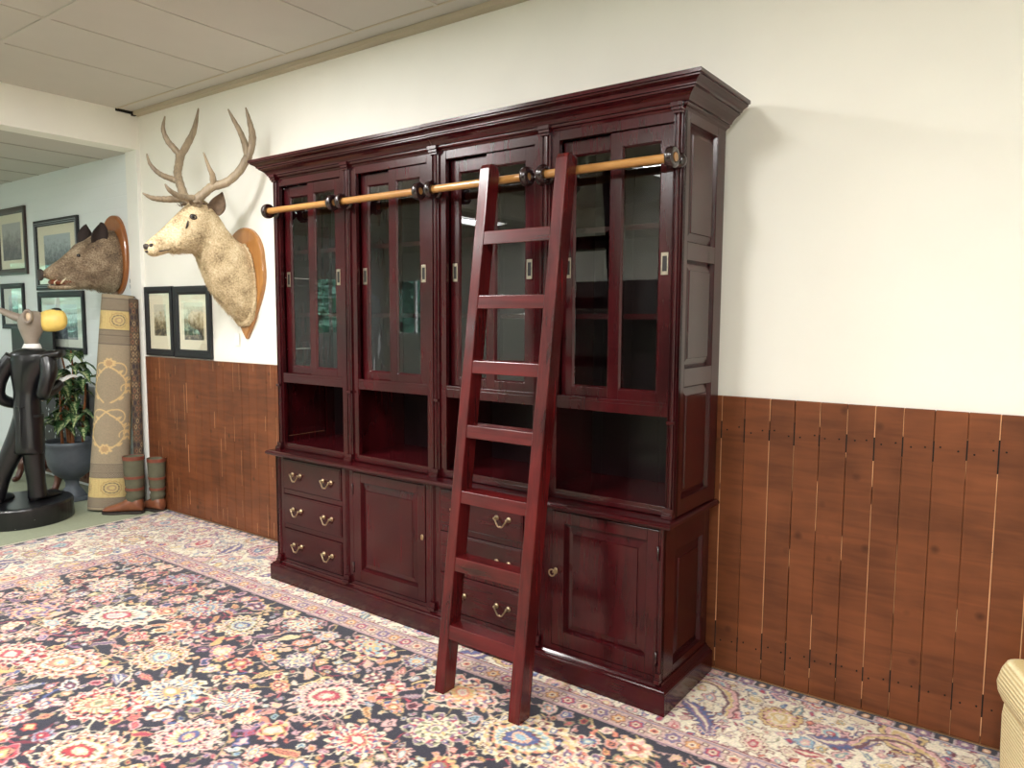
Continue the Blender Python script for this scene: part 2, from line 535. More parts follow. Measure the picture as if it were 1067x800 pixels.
# far wall of the next room with its row of windows
WY = [(-1.7, -0.6), (-3.3, -2.2), (-4.9, -3.8), (-6.45, -5.4)]
WZ0, WZ1 = 1.2, 2.2
mb = MB()
mb.box(XB - 0.2, XB, YF, 0.0, 0.0, WZ0).box(XB - 0.2, XB, YF, 0.0, WZ1, ZB + 0.15)
edges = [0.0] + [e for a, b in WY for e in (b, a)] + [YF]
for i in range(0, len(edges), 2):
    mb.box(XB - 0.2, XB, edges[i + 1], edges[i], WZ0, WZ1)
struct(mb.build('wall_left_beyond', M['brick']))
for i, (a, b) in enumerate(WY):
    w = MB()
    for yy in (a, (a + b) / 2 - 0.02, b - 0.04): w.box(XB - 0.12, XB - 0.06, yy, yy + 0.04, WZ0, WZ1)
    w.box(XB - 0.12, XB - 0.06, a, b, WZ0, WZ0 + 0.05).box(XB - 0.12, XB - 0.06, a, b, WZ1 - 0.05, WZ1)
    wo = struct(w.build('window_%d' % (i + 1), M['white'], bevel=0.004))
    MB().box(XB - 0.095, XB - 0.09, a + 0.02, b - 0.02, WZ0 + 0.02, WZ1 - 0.02).build('pane', M['picglass'], wo)

# the hedge outside the windows
hm = MB()
ny, nz = 90, 40
hr = []
for j in range(nz + 1):
    hr.append([(-11.2 + 0.5 * random.random() + 0.35 * math.sin(i * 0.9 + j * 0.4), -12 + 13.5 * i / ny, -0.1 + 3.0 * j / nz) for i in range(ny + 1)])
hm.loft(hr, cap=False, closed=False)
hedge_m = plain('hedge green', lin(140, 184, 164), 0.8, var=0.5, scale=7)
hr = []
for j in range(nz + 1):
    hr.append([(-16 + 11 * i / ny, -10.4 - 0.5 * random.random() - 0.35 * math.sin(i * 0.9 + j * 0.4), -0.1 + 3.0 * j / nz) for i in range(ny + 1)])
hm.loft(hr, cap=False, closed=False)
tag(hm.build('hedge', hedge_m), 'green hedge outside the back room windows, seen only in reflections', 'hedge', kind='stuff')
struct(MB().box(-20, XB - 0.2, -16, 6, -0.14, -0.02).build('ground_outside', plain('lawn', lin(90, 124, 66), 0.9, var=0.2)))

# ---------------- wooden panelling below the cream wall
def panelling_mat():
    mt, n, b = new_mat('stained plank')
    b.inputs['Roughness'].default_value = 0.38
    b.inputs['Specular IOR Level'].default_value = 0.35
    tc = n.nodes.new('ShaderNodeTexCoord')
    mp = n.nodes.new('ShaderNodeMapping'); mp.inputs['Scale'].default_value = (3.0, 3.0, 26)
    n.links.new(tc.outputs['Object'], mp.inputs['Vector'])
    ns = n.nodes.new('ShaderNodeTexNoise'); ns.inputs['Scale'].default_value = 1; ns.inputs['Detail'].default_value = 5; ns.inputs['Distortion'].default_value = 0.8
    n.links.new(mp.outputs['Vector'], ns.inputs['Vector'])
    n2 = n.nodes.new('ShaderNodeTexNoise'); n2.inputs['Scale'].default_value = 4.5; n2.inputs['Detail'].default_value = 4
    n.links.new(tc.outputs['Object'], n2.inputs['Vector'])
    a = n.nodes.new('ShaderNodeMath'); a.operation = 'MULTIPLY_ADD'; a.inputs[1].default_value = 0.5
    n.links.new(ns.outputs['Fac'], a.inputs[0])
    m2 = n.nodes.new('ShaderNodeMath'); m2.operation = 'MULTIPLY'; m2.inputs[1].default_value = 0.5
    n.links.new(n2.outputs['Fac'], m2.inputs[0]); n.links.new(m2.outputs[0], a.inputs[2])
    # a tone of its own for each plank
    at = n.nodes.new('ShaderNodeAttribute'); at.attribute_name = 'tone'
    a3 = n.nodes.new('ShaderNodeMath'); a3.operation = 'ADD'
    n.links.new(a.outputs[0], a3.inputs[0]); n.links.new(at.outputs['Fac'], a3.inputs[1])
    rp = n.nodes.new('ShaderNodeValToRGB')
    rp.color_ramp.elements[0].position = 0.30; rp.color_ramp.elements[0].color = lin(82, 45, 26)
    rp.color_ramp.elements[1].position = 0.72; rp.color_ramp.elements[1].color = lin(130, 75, 45)
    n.links.new(a3.outputs[0], rp.inputs['Fac'])
    vo = n.nodes.new('ShaderNodeTexVoronoi'); vo.inputs['Scale'].default_value = 8.0
    n.links.new(tc.outputs['Object'], vo.inputs['Vector'])
    kn = n.nodes.new('ShaderNodeMapRange'); kn.inputs['From Min'].default_value = 0.04; kn.inputs['From Max'].default_value = 0.17
    kn.inputs['To Min'].default_value = 0.45; kn.inputs['To Max'].default_value = 1.0
    n.links.new(vo.outputs['Distance'], kn.inputs['Value'])
    mx = n.nodes.new('ShaderNodeMix'); mx.data_type = 'RGBA'; mx.blend_type = 'MULTIPLY'; mx.inputs[0].default_value = 1.0
    n.links.new(rp.outputs['Color'], mx.inputs[6]); n.links.new(kn.outputs['Result'], mx.inputs[7])
    n.links.new(mx.outputs[2], b.inputs['Base Color'])
    return mt


M['plank'] = panelling_mat()
M['slit'] = plain('pale wood in plank gaps', lin(196, 146, 104), 0.7, var=0.35, scale=5)
ZW = 1.213
pm = MB(); tones = []


def plank_run(xs):
    for i in range(len(xs) - 1):
        a, b = xs[i], xs[i + 1]
        gp = random.choice([0.0006, 0.0012, 0.0018, 0.0008])
        nf = len(pm.f)
        pm.box(a + gp, b - gp, -0.022, -0.008, 0.012, ZW)
        t = random.uniform(-0.05, 0.05)
        tones.extend([t] * (len(pm.f) - nf))


right_x = [-1.34 + 0.1 * i for i in range(25)]
right_x = [x for x in right_x if x < 1.05] + [1.16, 1.259, 1.357, 1.46, 1.559, 1.655, 1.755, 1.853, 1.949, 2.05, 2.154, 2.249, 2.35, 2.45, 2.55, 2.65, 2.75, 2.85, 2.95, 3.05, 3.2, 3.4, 3.6, 3.9]
plank_run(right_x)
lx = [X0 + 0.002]
while lx[-1] < -1.5: lx.append(lx[-1] + random.uniform(0.085, 0.115))
lx[-1] = -1.34
plank_run(lx)
po = struct(pm.build('trim_5', M['plank']))
at = po.data.attributes.new('tone', 'FLOAT', 'FACE')
at.data.foreach_set('value', tones)
mo = po.modifiers.new('b', 'BEVEL'); mo.width = 0.0015; mo.segments = 1
struct(MB().box(X0 + 0.002, XR, -0.0085, 0.0, 0.0, ZW - 0.006).build('trim_6', M['slit']))
# dark nail heads and split joints in the boards beside the bookcase
nm = MB()
for i in range(len(right_x) - 1):
    a, b = right_x[i], right_x[i + 1]
    if a < 1.2: continue
    for z in (1.075 + 0.0 * a, 0.155):
        for x in (a + 0.025, b - 0.022):
            nm.lathe([(0.0034, -0.0015), (0.0034, 0.002)], 8, (x + random.uniform(-.006, .006), -0.0225, z + random.uniform(-.012, .012)), 'y')
    nm.box(a - 0.0022, a + 0.0022, -0.0232, -0.01, 1.03 + random.uniform(-.03, .02), 1.10 + random.uniform(-.02, .03))
    nm.box(a - 0.002, a + 0.002, -0.0232, -0.01, 0.10 + random.uniform(-.02, .03), 0.20 + random.uniform(-.03, .03))
struct(nm.build('trim_7', M['black_hole']))
# pale unstained tongue edges that show along the joints, in broken lengths
tm = MB(); tr_ = random.Random(31)
for xs, dens in ((right_x, 0.85), ([X0 + 0.06 + 0.048 * k + tr_.uniform(-.015, .015) for k in range(44)], 0.42)):
    for x in xs[1:-1]:
        if tr_.random() > dens: continue
        z = 0.012 + tr_.random() * .1
        main = tr_.random() < .45 and dens > .6
        while z < ZW - 0.03:
            L = tr_.uniform(0.5, 1.1) if main else tr_.uniform(0.06, 0.30)
            w = tr_.uniform(0.0009, 0.0020) if main else tr_.uniform(0.0005, 0.0010)
            tm.box(x - w, x + w, -0.0226, -0.010, z, min(z + L, ZW - .001))
            z += L + (tr_.uniform(.0, .08) if main else tr_.uniform(0.10, 0.55))
struct(tm.build('trim_10', M['slit']))
# dark cable gap in the corner under the ceiling, a thing of the wall
struct(MB().box(X0, X0 + 0.012, -0.175, -0.055, ZC - 0.02, ZC - 0.001).box(X0, X0 + 0.03, -0.057, -0.03, ZC - 0.032, ZC - 0.001).build('trim_8', M['black_hole']))


# ================================================================== LIGHT PANELS
def light_panel(x, y, z, label, watts, col):
    root = empty('ceiling_light', (x, y, z), 0, label, 'ceiling light', 'recessed ceiling light panels')
    fr = MB()
    fr.box(-0.3, 0.3, -0.6, -0.58, -0.004, 0.03).box(-0.3, 0.3, 0.58, 0.6, -0.004, 0.03)
    fr.box(-0.3, -0.28, -0.58, 0.58, -0.004, 0.03).box(0.28, 0.3, -0.58, 0.58, -0.004, 0.03)
    fr.build('frame', M['white'], root, bevel=0.002)
    MB().box(-0.28, 0.28, -0.58, 0.58, 0.004, 0.01).build('diffuser', M['diffuser'], root)
    ld = bpy.data.lights.new('lamp', 'AREA')
    ld.shape = 'RECTANGLE'; ld.size = 0.30; ld.size_y = 1.15
    ld.energy = watts; ld.color = col
    lo = bpy.data.objects.new('lamp', ld); C.objects.link(lo)
    lo.parent = root; lo.location = (0, 0, -0.006)


for i, (x, y, w_) in enumerate(PANELS):
    light_panel(x, y, ZC, 'white square edged light panel recessed in the showroom ceiling', w_, PANEL_COL)
for x, y, w_ in BACK_PANELS:
    light_panel(x, y, ZB, 'white light panel recessed in the lower ceiling beyond the opening', w_, (0.9, 0.96, 1.0))


# ================================================================== RUG (pattern woven as vertex colours)
class Paint:
    """A small rasteriser: stamps flowers, leaves and vines onto a colour grid of a flat textile."""

    def __init__(s, x0, x1, y0, y1, res, base):
        s.x0, s.y0, s.res = x0, y0, res
        s.nx = int(round((x1 - x0) / res)); s.ny = int(round((y1 - y0) / res))
        s.img = np.empty((s.ny, s.nx, 3), np.float32)
        s.img[:] = np.array(base[:3], np.float32)
        s.mask = None

    def win(s, cx, cy, r):
        i0 = max(0, int((cx - r - s.x0) / s.res)); i1 = min(s.nx, int((cx + r - s.x0) / s.res) + 2)
        j0 = max(0, int((cy - r - s.y0) / s.res)); j1 = min(s.ny, int((cy + r - s.y0) / s.res) + 2)
        if i0 >= i1 or j0 >= j1: return None
        X = s.x0 + (np.arange(i0, i1) + 0.5) * s.res - cx
        Y = s.y0 + (np.arange(j0, j1) + 0.5) * s.res - cy
        return slice(j0, j1), slice(i0, i1), X[None, :], Y[:, None]

    def put(s, sl, mask, col):
        sub = s.img[sl[0], sl[1]]
        if s.mask is not None:
            mask = mask & s.mask[sl[0], sl[1]]
        sub[mask] = col[:3]

    def rect(s, x0, x1, y0, y1, col):
        i0 = max(0, int(round((x0 - s.x0) / s.res))); i1 = min(s.nx, int(round((x1 - s.x0) / s.res)))
        j0 = max(0, int(round((y0 - s.y0) / s.res))); j1 = min(s.ny, int(round((y1 - s.y0) / s.res)))
        s.img[j0:j1, i0:i1] = np.array(col[:3], np.float32)

    def flower(s, cx, cy, r, layers, n=10, rot=0.0, el=1.0, tip=0.0, lobe=0.10, serr=False):
        """layers: list of (fraction of r, colour or (colour a, colour b)); el stretches, tip makes a teardrop."""
        w = s.win(cx, cy, r * 1.35 * max(el, 1))
        if w is None: return
        a, b, X, Y = w
        u = (X * math.cos(rot) + Y * math.sin(rot)) / el; v = -X * math.sin(rot) + Y * math.cos(rot)
        th = np.arctan2(v, u)
        rho = np.sqrt(u * u + v * v) / r
        if tip: rho = rho * (1 - tip * np.maximum(np.cos(th), 0) ** 3 + 0.12 * np.maximum(-np.cos(th), 0))
        ph = np.abs(np.sin(th * n / 2))
        for k, (fr, col) in enumerate(layers):
            lb = lobe * (1 if k < 3 else 0.6) * (1.0 if k % 2 == 0 or k < 3 else -0.7)
            edge = fr * (1 - lb + lb * 1.6 * (ph if not serr else (1 - np.abs((th * n / (2 * math.pi)) % 1 - 0.5) * 2)))
            mk = rho < edge
            if isinstance(col, tuple) and isinstance(col[0], (tuple, list)):
                st = np.sin(th * n) > 0
                s.put((a, b), mk & st, col[0]); s.put((a, b), mk & ~st, col[1])
            else:
                s.put((a, b), mk, col)

    def leaf(s, cx, cy, L, rot, cols, wd=0.32, serr=0, bend=0.0):
        w = s.win(cx, cy, L * 0.75)
        if w is None: return
        a, b, X, Y = w
        u = (X * math.cos(rot) + Y * math.sin(rot)) / L + 0.5
        v = (-X * math.sin(rot) + Y * math.cos(rot)) / L
        v = v - bend * (u - 0.5) ** 2
        uu = np.clip(u, 0, 1)
        half = wd * np.sin(math.pi * uu ** 0.8) * 0.5
        if serr: half = half * (0.72 + 0.5 * np.abs(((uu * serr) % 1) - 0.2))
        ins = (u > 0) & (u < 1)
        for fr, col in cols:
            s.put((a, b), ins & (np.abs(v) < half * fr), col)

    def line(s, pts, wd, col):
        for (ax, ay), (bx, by) in zip(pts[:-1], pts[1:]):
            mx, my = (ax + bx) / 2, (ay + by) / 2
            L = math.hypot(bx - ax, by - ay)
            w = s.win(mx, my, L / 2 + wd)
            if w is None: continue
            a, b, X, Y = w
            px, py = X - (ax - mx), Y - (ay - my)
            dx, dy = (bx - ax), (by - ay)
            t = np.clip((px * dx + py * dy) / max(L * L, 1e-9), 0, 1)
            d2 = (px - t * dx) ** 2 + (py - t * dy) ** 2
            s.put((a, b), d2 < (wd / 2) ** 2, col)

    def down(s, k):
        ny, nx = s.ny // k * k, s.nx // k * k
        return s.img[:ny, :nx].reshape(ny // k, k, nx // k, k, 3).mean(axis=(1, 3))


def scroll(x, y, a, L, curl, n=14):
    pts = [(x, y)]
    st = L / n
    for i in range(n):
        a += curl * st * (0.5 + 1.5 * i / n)
        x += math.cos(a) * st; y += math.sin(a) * st
        pts.append((x, y))
    return pts


NAVY = lin(46, 44, 60); CREAM = lin(236, 220, 188); IVORY = lin(242, 230, 204)
ROSE = lin(196, 66, 88); CORAL = lin(232, 138, 108); ORANGE = lin(232, 164, 92); LBLUE = lin(150, 184, 200)
BLUE = lin(82, 98, 152); PURPLE = lin(146, 108, 142); PINK = lin(232, 178, 172); GOLD = lin(222, 190, 122)
OLIVE = lin(150, 148, 112); MAROON = lin(128, 46, 66); DUST = lin(206, 164, 156); TEAL = lin(126, 156, 160); RED = lin(190, 50, 62)
BRIGHT = [ROSE, CORAL, ORANGE, LBLUE, BLUE, PURPLE, PINK, GOLD, MAROON, CORAL, PINK, RED]
RES = 0.0025
RUG_CHROMA, RUG_TONE = 0.88, 0.84
RX0, RX1, RY0, RY1 = -3.17, 2.93, -3.10, -0.026
P = Paint(RX0, RX1, RY0, RY1, RES, IVORY)
FX0, FY1 = -2.28, -0.70           # inner corner of the dark field
BX0, BY1 = -2.40, -0.575          # inner edge of the ivory border
R_ = random.Random(5)

# ---- ivory border
xx = P.x0 + (np.arange(P.nx) + 0.5) * RES; yy = P.y0 + (np.arange(P.ny) + 0.5) * RES
XX, YY = np.meshgrid(xx, yy)
border = (XX < BX0) | (YY > BY1)
outer = (XX < RX0 + 0.075) | (YY > RY1 - 0.06)
field = (XX > FX0) & (YY < FY1)
P.mask = border & ~outer


def in_border(x, y, pad=0.0):
    return ((x < BX0 - pad) or (y > BY1 + pad)) and x > RX0 + 0.075 + pad and y < RY1 - 0.06 - pad and x < RX1 and y > RY0


def bpoint(pad=0.0):
    while True:
        if R_.random() < 0.62:
            x, y = R_.uniform(RX0, RX1), R_.uniform(BY1, RY1)
        else:
            x, y = R_.uniform(RX0, BX0), R_.uniform(RY0, RY1)
        if in_border(x, y, pad): return x, y


VINE = lin(120, 74, 84)
for k in range(520):
    x, y = bpoint()
    P.line(scroll(x, y, R_.uniform(0, 6.28), R_.uniform(0.12, 0.38), R_.choice([-1, 1]) * R_.uniform(4, 13)), R_.choice([0.0035, 0.004, 0.005]), R_.choice([VINE, VINE, OLIVE, MAROON, PURPLE, BLUE]))
placed = []


def poisson(fn, r, gap, tries, ok):
    out = []
    for _ in range(tries):
        x, y = fn()
        if not ok(x, y): continue
        if all((x - a) ** 2 + (y - b) ** 2 > (r + c + gap) ** 2 for a, b, c in placed):
            placed.append((x, y, r)); out.append((x, y))
    return out


def border_flower(x, y, r, big):
    c1, c2, c3 = R_.sample([ROSE, LBLUE, BLUE, PURPLE, PINK, GOLD, DUST, TEAL, GOLD, CREAM], 3)
    out_c = R_.choice([VINE, MAROON, BLUE, lin(90, 70, 90)])
    if big:
        P.flower(x, y, r, [(1.0, out_c), (0.93, R_.choice([CREAM, PINK, GOLD])), (0.76, out_c), (0.70, (c1, PINK)), (0.5, CREAM), (0.42, c2), (0.24, c3), (0.1, CREAM)], R_.choice([10, 12, 14]), R_.uniform(0, 6.28), R_.choice([1.0, 1.25, 1.4]), R_.choice([0, 0.22]), 0.10)
    else:
        P.flower(x, y, r, [(1.0, out_c), (0.86, R_.choice([c1, CREAM, PINK])), (0.5, c2), (0.25, CREAM)], R_.choice([5, 6, 8]), R_.uniform(0, 6.28), R_.choice([1.0, 1.2]), 0, 0.2)


for r, gap, tries in ((0.080, 0.16, 900), (0.05, 0.06, 900), (0.030, 0.03, 3000), (0.018, 0.014, 6000)):
    for x, y in poisson(bpoint, r, gap, tries, lambda a, b: True):
        border_flower(x, y, r, r > 0.04)
for x, y in poisson(bpoint, 0.028, 0.002, 4000, lambda a, b: True):
    c = R_.choice([BLUE, PURPLE, ROSE, CORAL, OLIVE, TEAL, MAROON])
    P.leaf(x, y, R_.uniform(0.06, 0.13), R_.uniform(0, 6.28), [(1, R_.choice([VINE, BLUE])), (0.7, c), (0.22, CREAM)], R_.uniform(0.3, 0.5), R_.choice([0, 5, 7]), R_.uniform(-.7, .7))
for x, y in poisson(bpoint, 0.012, 0.004, 9000, lambda a, b: True):
    P.flower(x, y, R_.uniform(0.009, 0.016), [(1.0, R_.choice([VINE, BLUE, MAROON, PURPLE])), (0.6, R_.choice([ROSE, CORAL, PINK, CREAM, LBLUE, GOLD]))], 4, R_.uniform(0, 6), 1.0, 0, 0.25)
# a few blue feathered leaves and arches of the long border
for x, y, a in ((1.86, -0.30, 0.5), (1.35, -0.42, 2.4), (0.35, -0.53, 0.9), (-1.9, -0.30, 2.0), (-2.8, -1.3, 1.0)):
    P.leaf(x, y, 0.26, a, [(1, VINE), (0.85, BLUE), (0.5, PURPLE), (0.2, CREAM)], 0.42, 9, 0.5)
for x, y, c in ((1.30, -0.33, DUST), (2.02, -0.33, BLUE), (-1.62, -0.22, DUST)):
    for q, cc in ((0.0, VINE), (0.008, PINK), (0.024, GOLD), (0.04, VINE)):
        P.line([(x + (0.16 - q) * math.cos(t), y + (0.19 - q) * math.sin(t)) for t in np.linspace(-0.3, 3.0, 16)], 0.012, cc)

# ---- inner guard stripe
P.mask = (~border) & (~field)
sl = (slice(0, P.ny), slice(0, P.nx))
P.put(sl, np.ones_like(P.mask), lin(218, 180, 168))
dist = np.maximum(BX0 - XX, YY - BY1)           # negative inside the guard, measured from its outer edge
dep = -dist
P.put(sl, dep < 0.006, MAROON); P.put(sl, (dep > 0.012) & (dep < 0.017), BLUE)
P.put(sl, (dep > 0.112) & (dep < 0.117), PURPLE); P.put(sl, dep > 0.120, NAVY)
GPX = [(BX0 + 0.064, y) for y in np.arange(RY0, BY1 - 0.06, 0.075)] + [(x, BY1 - 0.064) for x in np.arange(BX0 + 0.06, RX1, 0.075)]
for k, (x, y) in enumerate(GPX):
    c = [ROSE, CREAM, PURPLE, ORANGE][k % 4]
    P.flower(x, y, 0.030, [(1.0, VINE if k % 2 else BLUE), (0.84, c), (0.5, CREAM if c is not CREAM else CORAL), (0.25, MAROON)], 6, k, 1.0, 0, 0.2)
    for d in (-0.030, 0.030):
        if k < len(np.arange(RY0, BY1 - 0.06, 0.075)): P.flower(x + d, y + 0.037, 0.013, [(1.0, VINE), (0.6, PINK)], 4)
        else: P.flower(x + 0.037, y + d, 0.013, [(1.0, VINE), (0.6, CREAM)], 4)

# ---- outer guard with dark blocks
P.mask = outer
P.put(sl, np.ones_like(P.mask), lin(206, 186, 184))
for k, x in enumerate(np.arange(RX0, RX1, 0.066)):
    if k % 2 == 0:
        P.rect(x, x + 0.060, RY1 - 0.046, RY1 - 0.010, NAVY)
        P.flower(x + 0.03, RY1 - 0.028, 0.014, [(1, lin(226, 168, 120)), (0.5, CREAM)], 4)
    else:
        P.flower(x + 0.03, RY1 - 0.028, 0.026, [(1, MAROON), (0.85, R_.choice([PINK, lin(232, 190, 150), PURPLE])), (0.4, CREAM)], 6, 0, 1.1, 0, 0.25)
for k, y in enumerate(np.arange(RY0, RY1, 0.066)):
    if k % 2 == 0: P.rect(RX0 + 0.016, RX0 + 0.052, y, y + 0.06, NAVY)
    else: P.flower(RX0 + 0.034, y + 0.03, 0.026, [(1, MAROON), (0.85, PINK), (0.4, CREAM)], 6, 0, 1.1, 0, 0.25)
P.put(sl, (YY > RY1 - 0.008), NAVY)
P.put(sl, (YY > RY1 - 0.062) & (YY < RY1 - 0.055), BLUE)
P.put(sl, (XX < RX0 + 0.012), NAVY)
P.put(sl, (XX > RX0 + 0.062) & (XX < RX0 + 0.070), BLUE)

# ---- dark field
P.mask = field
P.put(sl, np.ones_like(P.mask), NAVY)
placed.clear()
HERO = [  # x, y, r, elong, rot, tip, outer/petal/ring/centre colours, lobes
    (-0.606, -1.764, 0.135, 1.25, 0.5, 0.25, (CREAM, RED, GOLD, OLIVE, CORAL), 16),
    (0.076, -1.190, 0.150, 1.15, 0.4, 0.12, (CREAM, PINK, ROSE, CREAM, ROSE), 22),
    (-0.467, -1.541, 0.125, 1.20, 0.2, 0.20, (CREAM, ORANGE, LBLUE, CREAM, BLUE), 14),
    (-0.790, -1.400, 0.125, 1.15, 0.1, 0.0, (CREAM, ORANGE, GOLD, PURPLE, LBLUE), 18),
    (-0.799, -0.985, 0.120, 1.10, 0.0, 0.0, (CREAM, GOLD, OLIVE, LBLUE, BLUE), 16),
    (-1.098, -1.694, 0.145, 1.25, 0.35, 0.15, (CREAM, CORAL, ORANGE, LBLUE, CORAL), 16),
    (-1.423, -1.298, 0.155, 1.45, 0.6, 0.22, (CREAM, CREAM, LBLUE, PINK, ROSE), 16),
    (0.873, -0.968, 0.165, 1.25, 0.15, 0.28, (CREAM, GOLD, CORAL, LBLUE, BLUE), 18),
    (0.598, -1.108, 0.115, 1.15, 0.3, 0.0, (CREAM, PURPLE, ROSE, OLIVE, CREAM), 12),
    (0.506, -0.840, 0.125, 1.30, -0.1, 0.0, (CREAM, CORAL, PURPLE, PINK, ORANGE), 12),
    (-0.568, -0.800, 0.085, 1.2, 0.1, 0.0, (CREAM, LBLUE, ORANGE, ROSE, CREAM), 10),
    (0.410, -1.330, 0.100, 1.2, 0.0, 0.0, (CREAM, ROSE, BLUE, CREAM, ROSE), 14),
    (-0.103, -1.684, 0.120, 1.15, 0.2, 0.0, (CREAM, PINK, ROSE, GOLD, BLUE), 18),
    (-0.330, -1.960, 0.135, 1.25, 0.3, 0.2, (CREAM, CORAL, GOLD, CREAM, RED), 16),
    (-0.200, -1.430, 0.090, 1.2, 0.6, 0.0, (CREAM, ROSE, LBLUE, CREAM, BLUE), 12),
    (-1.37, -1.790, 0.130, 1.2, 0.3, 0.2, (CREAM, RED, PINK, CREAM, ROSE), 16),
    (-1.90, -1.10, 0.110, 1.2, 0.3, 0.1, (CREAM, PINK, GOLD, LBLUE, ROSE), 14),
    (-1.15, -0.98, 0.100, 1.2, 0.2, 0.0, (CREAM, ROSE, ORANGE, LBLUE, BLUE), 14),
    (1.15, -1.02, 0.125, 1.2, 0.3, 0.1, (CREAM, CORAL, PINK, PURPLE, CREAM), 14),
    (-0.27, -1.062, 0.075, 1.1, 0.3, 0.0, (CREAM, PURPLE, PINK, BLUE, CREAM), 10),
]
FR = random.Random(21)


def fpoint():
    return FR.uniform(FX0 + 0.03, RX1), FR.uniform(RY0, FY1 - 0.03)


# vines first, flowers over them
for k in range(900):
    x, y = fpoint()
    P.line(scroll(x, y, FR.uniform(0, 6.28), FR.uniform(0.14, 0.5), FR.choice([-1, 1]) * FR.uniform(3, 11)), FR.choice([0.004, 0.005, 0.006]), FR.choice([GOLD, CREAM, CREAM, DUST, PINK, GOLD, ROSE]))
for k in range(150):
    x, y = fpoint()
    P.line(scroll(x, y, FR.uniform(0, 6.28), FR.uniform(0.10, 0.22), FR.choice([-1, 1]) * FR.uniform(6, 15)), FR.choice([0.010, 0.013, 0.016]), FR.choice([ROSE, MAROON, CORAL, PURPLE, GOLD, BLUE]))


def hero(x, y, r, el, rot, tip, cols, n):
    c0, c1, c2, c3, c4 = cols
    if n >= 16:
        L = [(1.0, c0), (0.95, c1), (0.86, MAROON), (0.835, c0), (0.785, c1), (0.72, (DUST, c1)), (0.66, c0), (0.635, NAVY), (0.60, (c2, c1)), (0.50, c0), (0.47, c3), (0.41, (OLIVE, c0)), (0.34, MAROON), (0.31, c4), (0.22, (c0, c2)), (0.12, c3)]
    else:
        L = [(1.0, c0), (0.95, (c1, c3)), (0.82, NAVY), (0.79, (c2, c0)), (0.66, c1), (0.62, c0), (0.58, (c3, c4)), (0.46, NAVY), (0.43, c0), (0.39, (c4, GOLD)), (0.26, c1), (0.18, CREAM), (0.10, c3)]
    P.flower(x, y, r * .94, L, n, rot, el, tip, 0.17, serr=(n >= 16))
    for k in range(n):                       # buds on the rim
        a = 6.2832 * k / n + .2
        u, v = r * el * .74 * math.cos(a), r * .74 * math.sin(a)
        P.flower(x + u * math.cos(rot) - v * math.sin(rot), y + u * math.sin(rot) + v * math.cos(rot), r * .085, [(1, MAROON if k % 2 else BLUE), (.6, c0)], 4)


for x, y, r, el, rot, tip, cols, n in HERO:
    placed.append((x, y, r * 1.05))
for x, y in poisson(fpoint, 0.115, 0.12, 900, lambda a, b: True):
    cs = FR.sample([ROSE, CORAL, ORANGE, LBLUE, BLUE, PURPLE, PINK, GOLD, RED], 4)
    HERO.append((x, y, FR.uniform(0.085, 0.125), FR.uniform(1.05, 1.45), FR.uniform(-.4, .9), FR.choice([0, .2, .3]), (FR.choice([CREAM, GOLD, PINK, DUST, CREAM]), *cs), FR.choice([9, 11, 12, 14, 16, 18])))
for h in HERO: hero(*h)
for r, gap, tries in ((0.055, 0.040, 900), (0.040, 0.020, 3000)):
    for x, y in poisson(fpoint, r, gap, tries, lambda a, b: True):
        cs = FR.sample(BRIGHT, 4)
        P.flower(x, y, r, [(1.0, FR.choice([CREAM, PINK, GOLD, DUST])), (0.90, (cs[0], FR.choice([CREAM, cs[3]]))), (0.64, NAVY if FR.random() < .5 else CREAM), (0.58, cs[1]), (0.42, FR.choice([CREAM, OLIVE, NAVY])), (0.36, cs[2]), (.2, CREAM)], FR.choice([6, 8, 9, 10]), FR.uniform(0, 6.28), FR.uniform(1, 1.35), FR.choice([0, 0, .2]), 0.17)
for x, y in poisson(fpoint, 0.060, 0.015, 900, lambda a, b: True):
    a0 = FR.uniform(0, 6.28); sg = FR.choice([-1, 1]); c, c_b = FR.sample([ROSE, RED, ORANGE, CORAL, BLUE, GOLD, PURPLE], 2)
    pts = scroll(x - .05 * math.cos(a0), y - .05 * math.sin(a0), a0 + sg * .5, .21, sg * 14, 16)
    for w, cc in ((.030, CREAM), (.022, c), (.008, c_b)): P.line(pts, w, cc)
    P.flower(pts[0][0], pts[0][1], .024, [(1, CREAM), (.75, c_b), (.4, CREAM)], 6)
for x, y in poisson(fpoint, 0.036, 0.010, 2600, lambda a, b: True):
    c = FR.choice([ROSE, ORANGE, CORAL, LBLUE, GOLD, PURPLE, PINK, BLUE])
    P.leaf(x, y, FR.uniform(0.08, 0.14), FR.uniform(0, 6.28), [(1, FR.choice([CREAM, GOLD, DUST])), (0.80, c), (0.40, FR.choice([MAROON, CREAM, GOLD, NAVY])), (.2, c)], FR.uniform(0.28, 0.42), FR.choice([0, 5, 7]), FR.uniform(-.9, .9))
for r, gap, tries in ((0.024, 0.008, 8000), (0.013, 0.005, 20000)):
    for x, y in poisson(fpoint, r, gap, tries, lambda a, b: True):
        cs = FR.sample(BRIGHT, 2)
        P.flower(x, y, r * FR.uniform(.85, 1.1), [(1.0, FR.choice([CREAM, PINK, DUST, GOLD, cs[1], OLIVE])), (0.72, cs[0]), (0.40, FR.choice([CREAM, cs[1], NAVY])), (.18, cs[0])], FR.choice([4, 5, 6]), FR.uniform(0, 6.28), FR.uniform(1, 1.3), 0, 0.24)

# the drawing of a hand knotted rug wanders a little
def wander(amp, lo, hi, k, seed):
    r = np.random.default_rng(seed); out = np.zeros((P.ny, P.nx), np.float32)
    for _ in range(k):
        lam = r.uniform(lo, hi); a = r.uniform(0, 6.28); ph = r.uniform(0, 6.28)
        out += np.sin((XX * math.cos(a) + YY * math.sin(a)) * (2 * math.pi / lam) + ph).astype(np.float32)
    return out * amp * math.sqrt(2 / k)


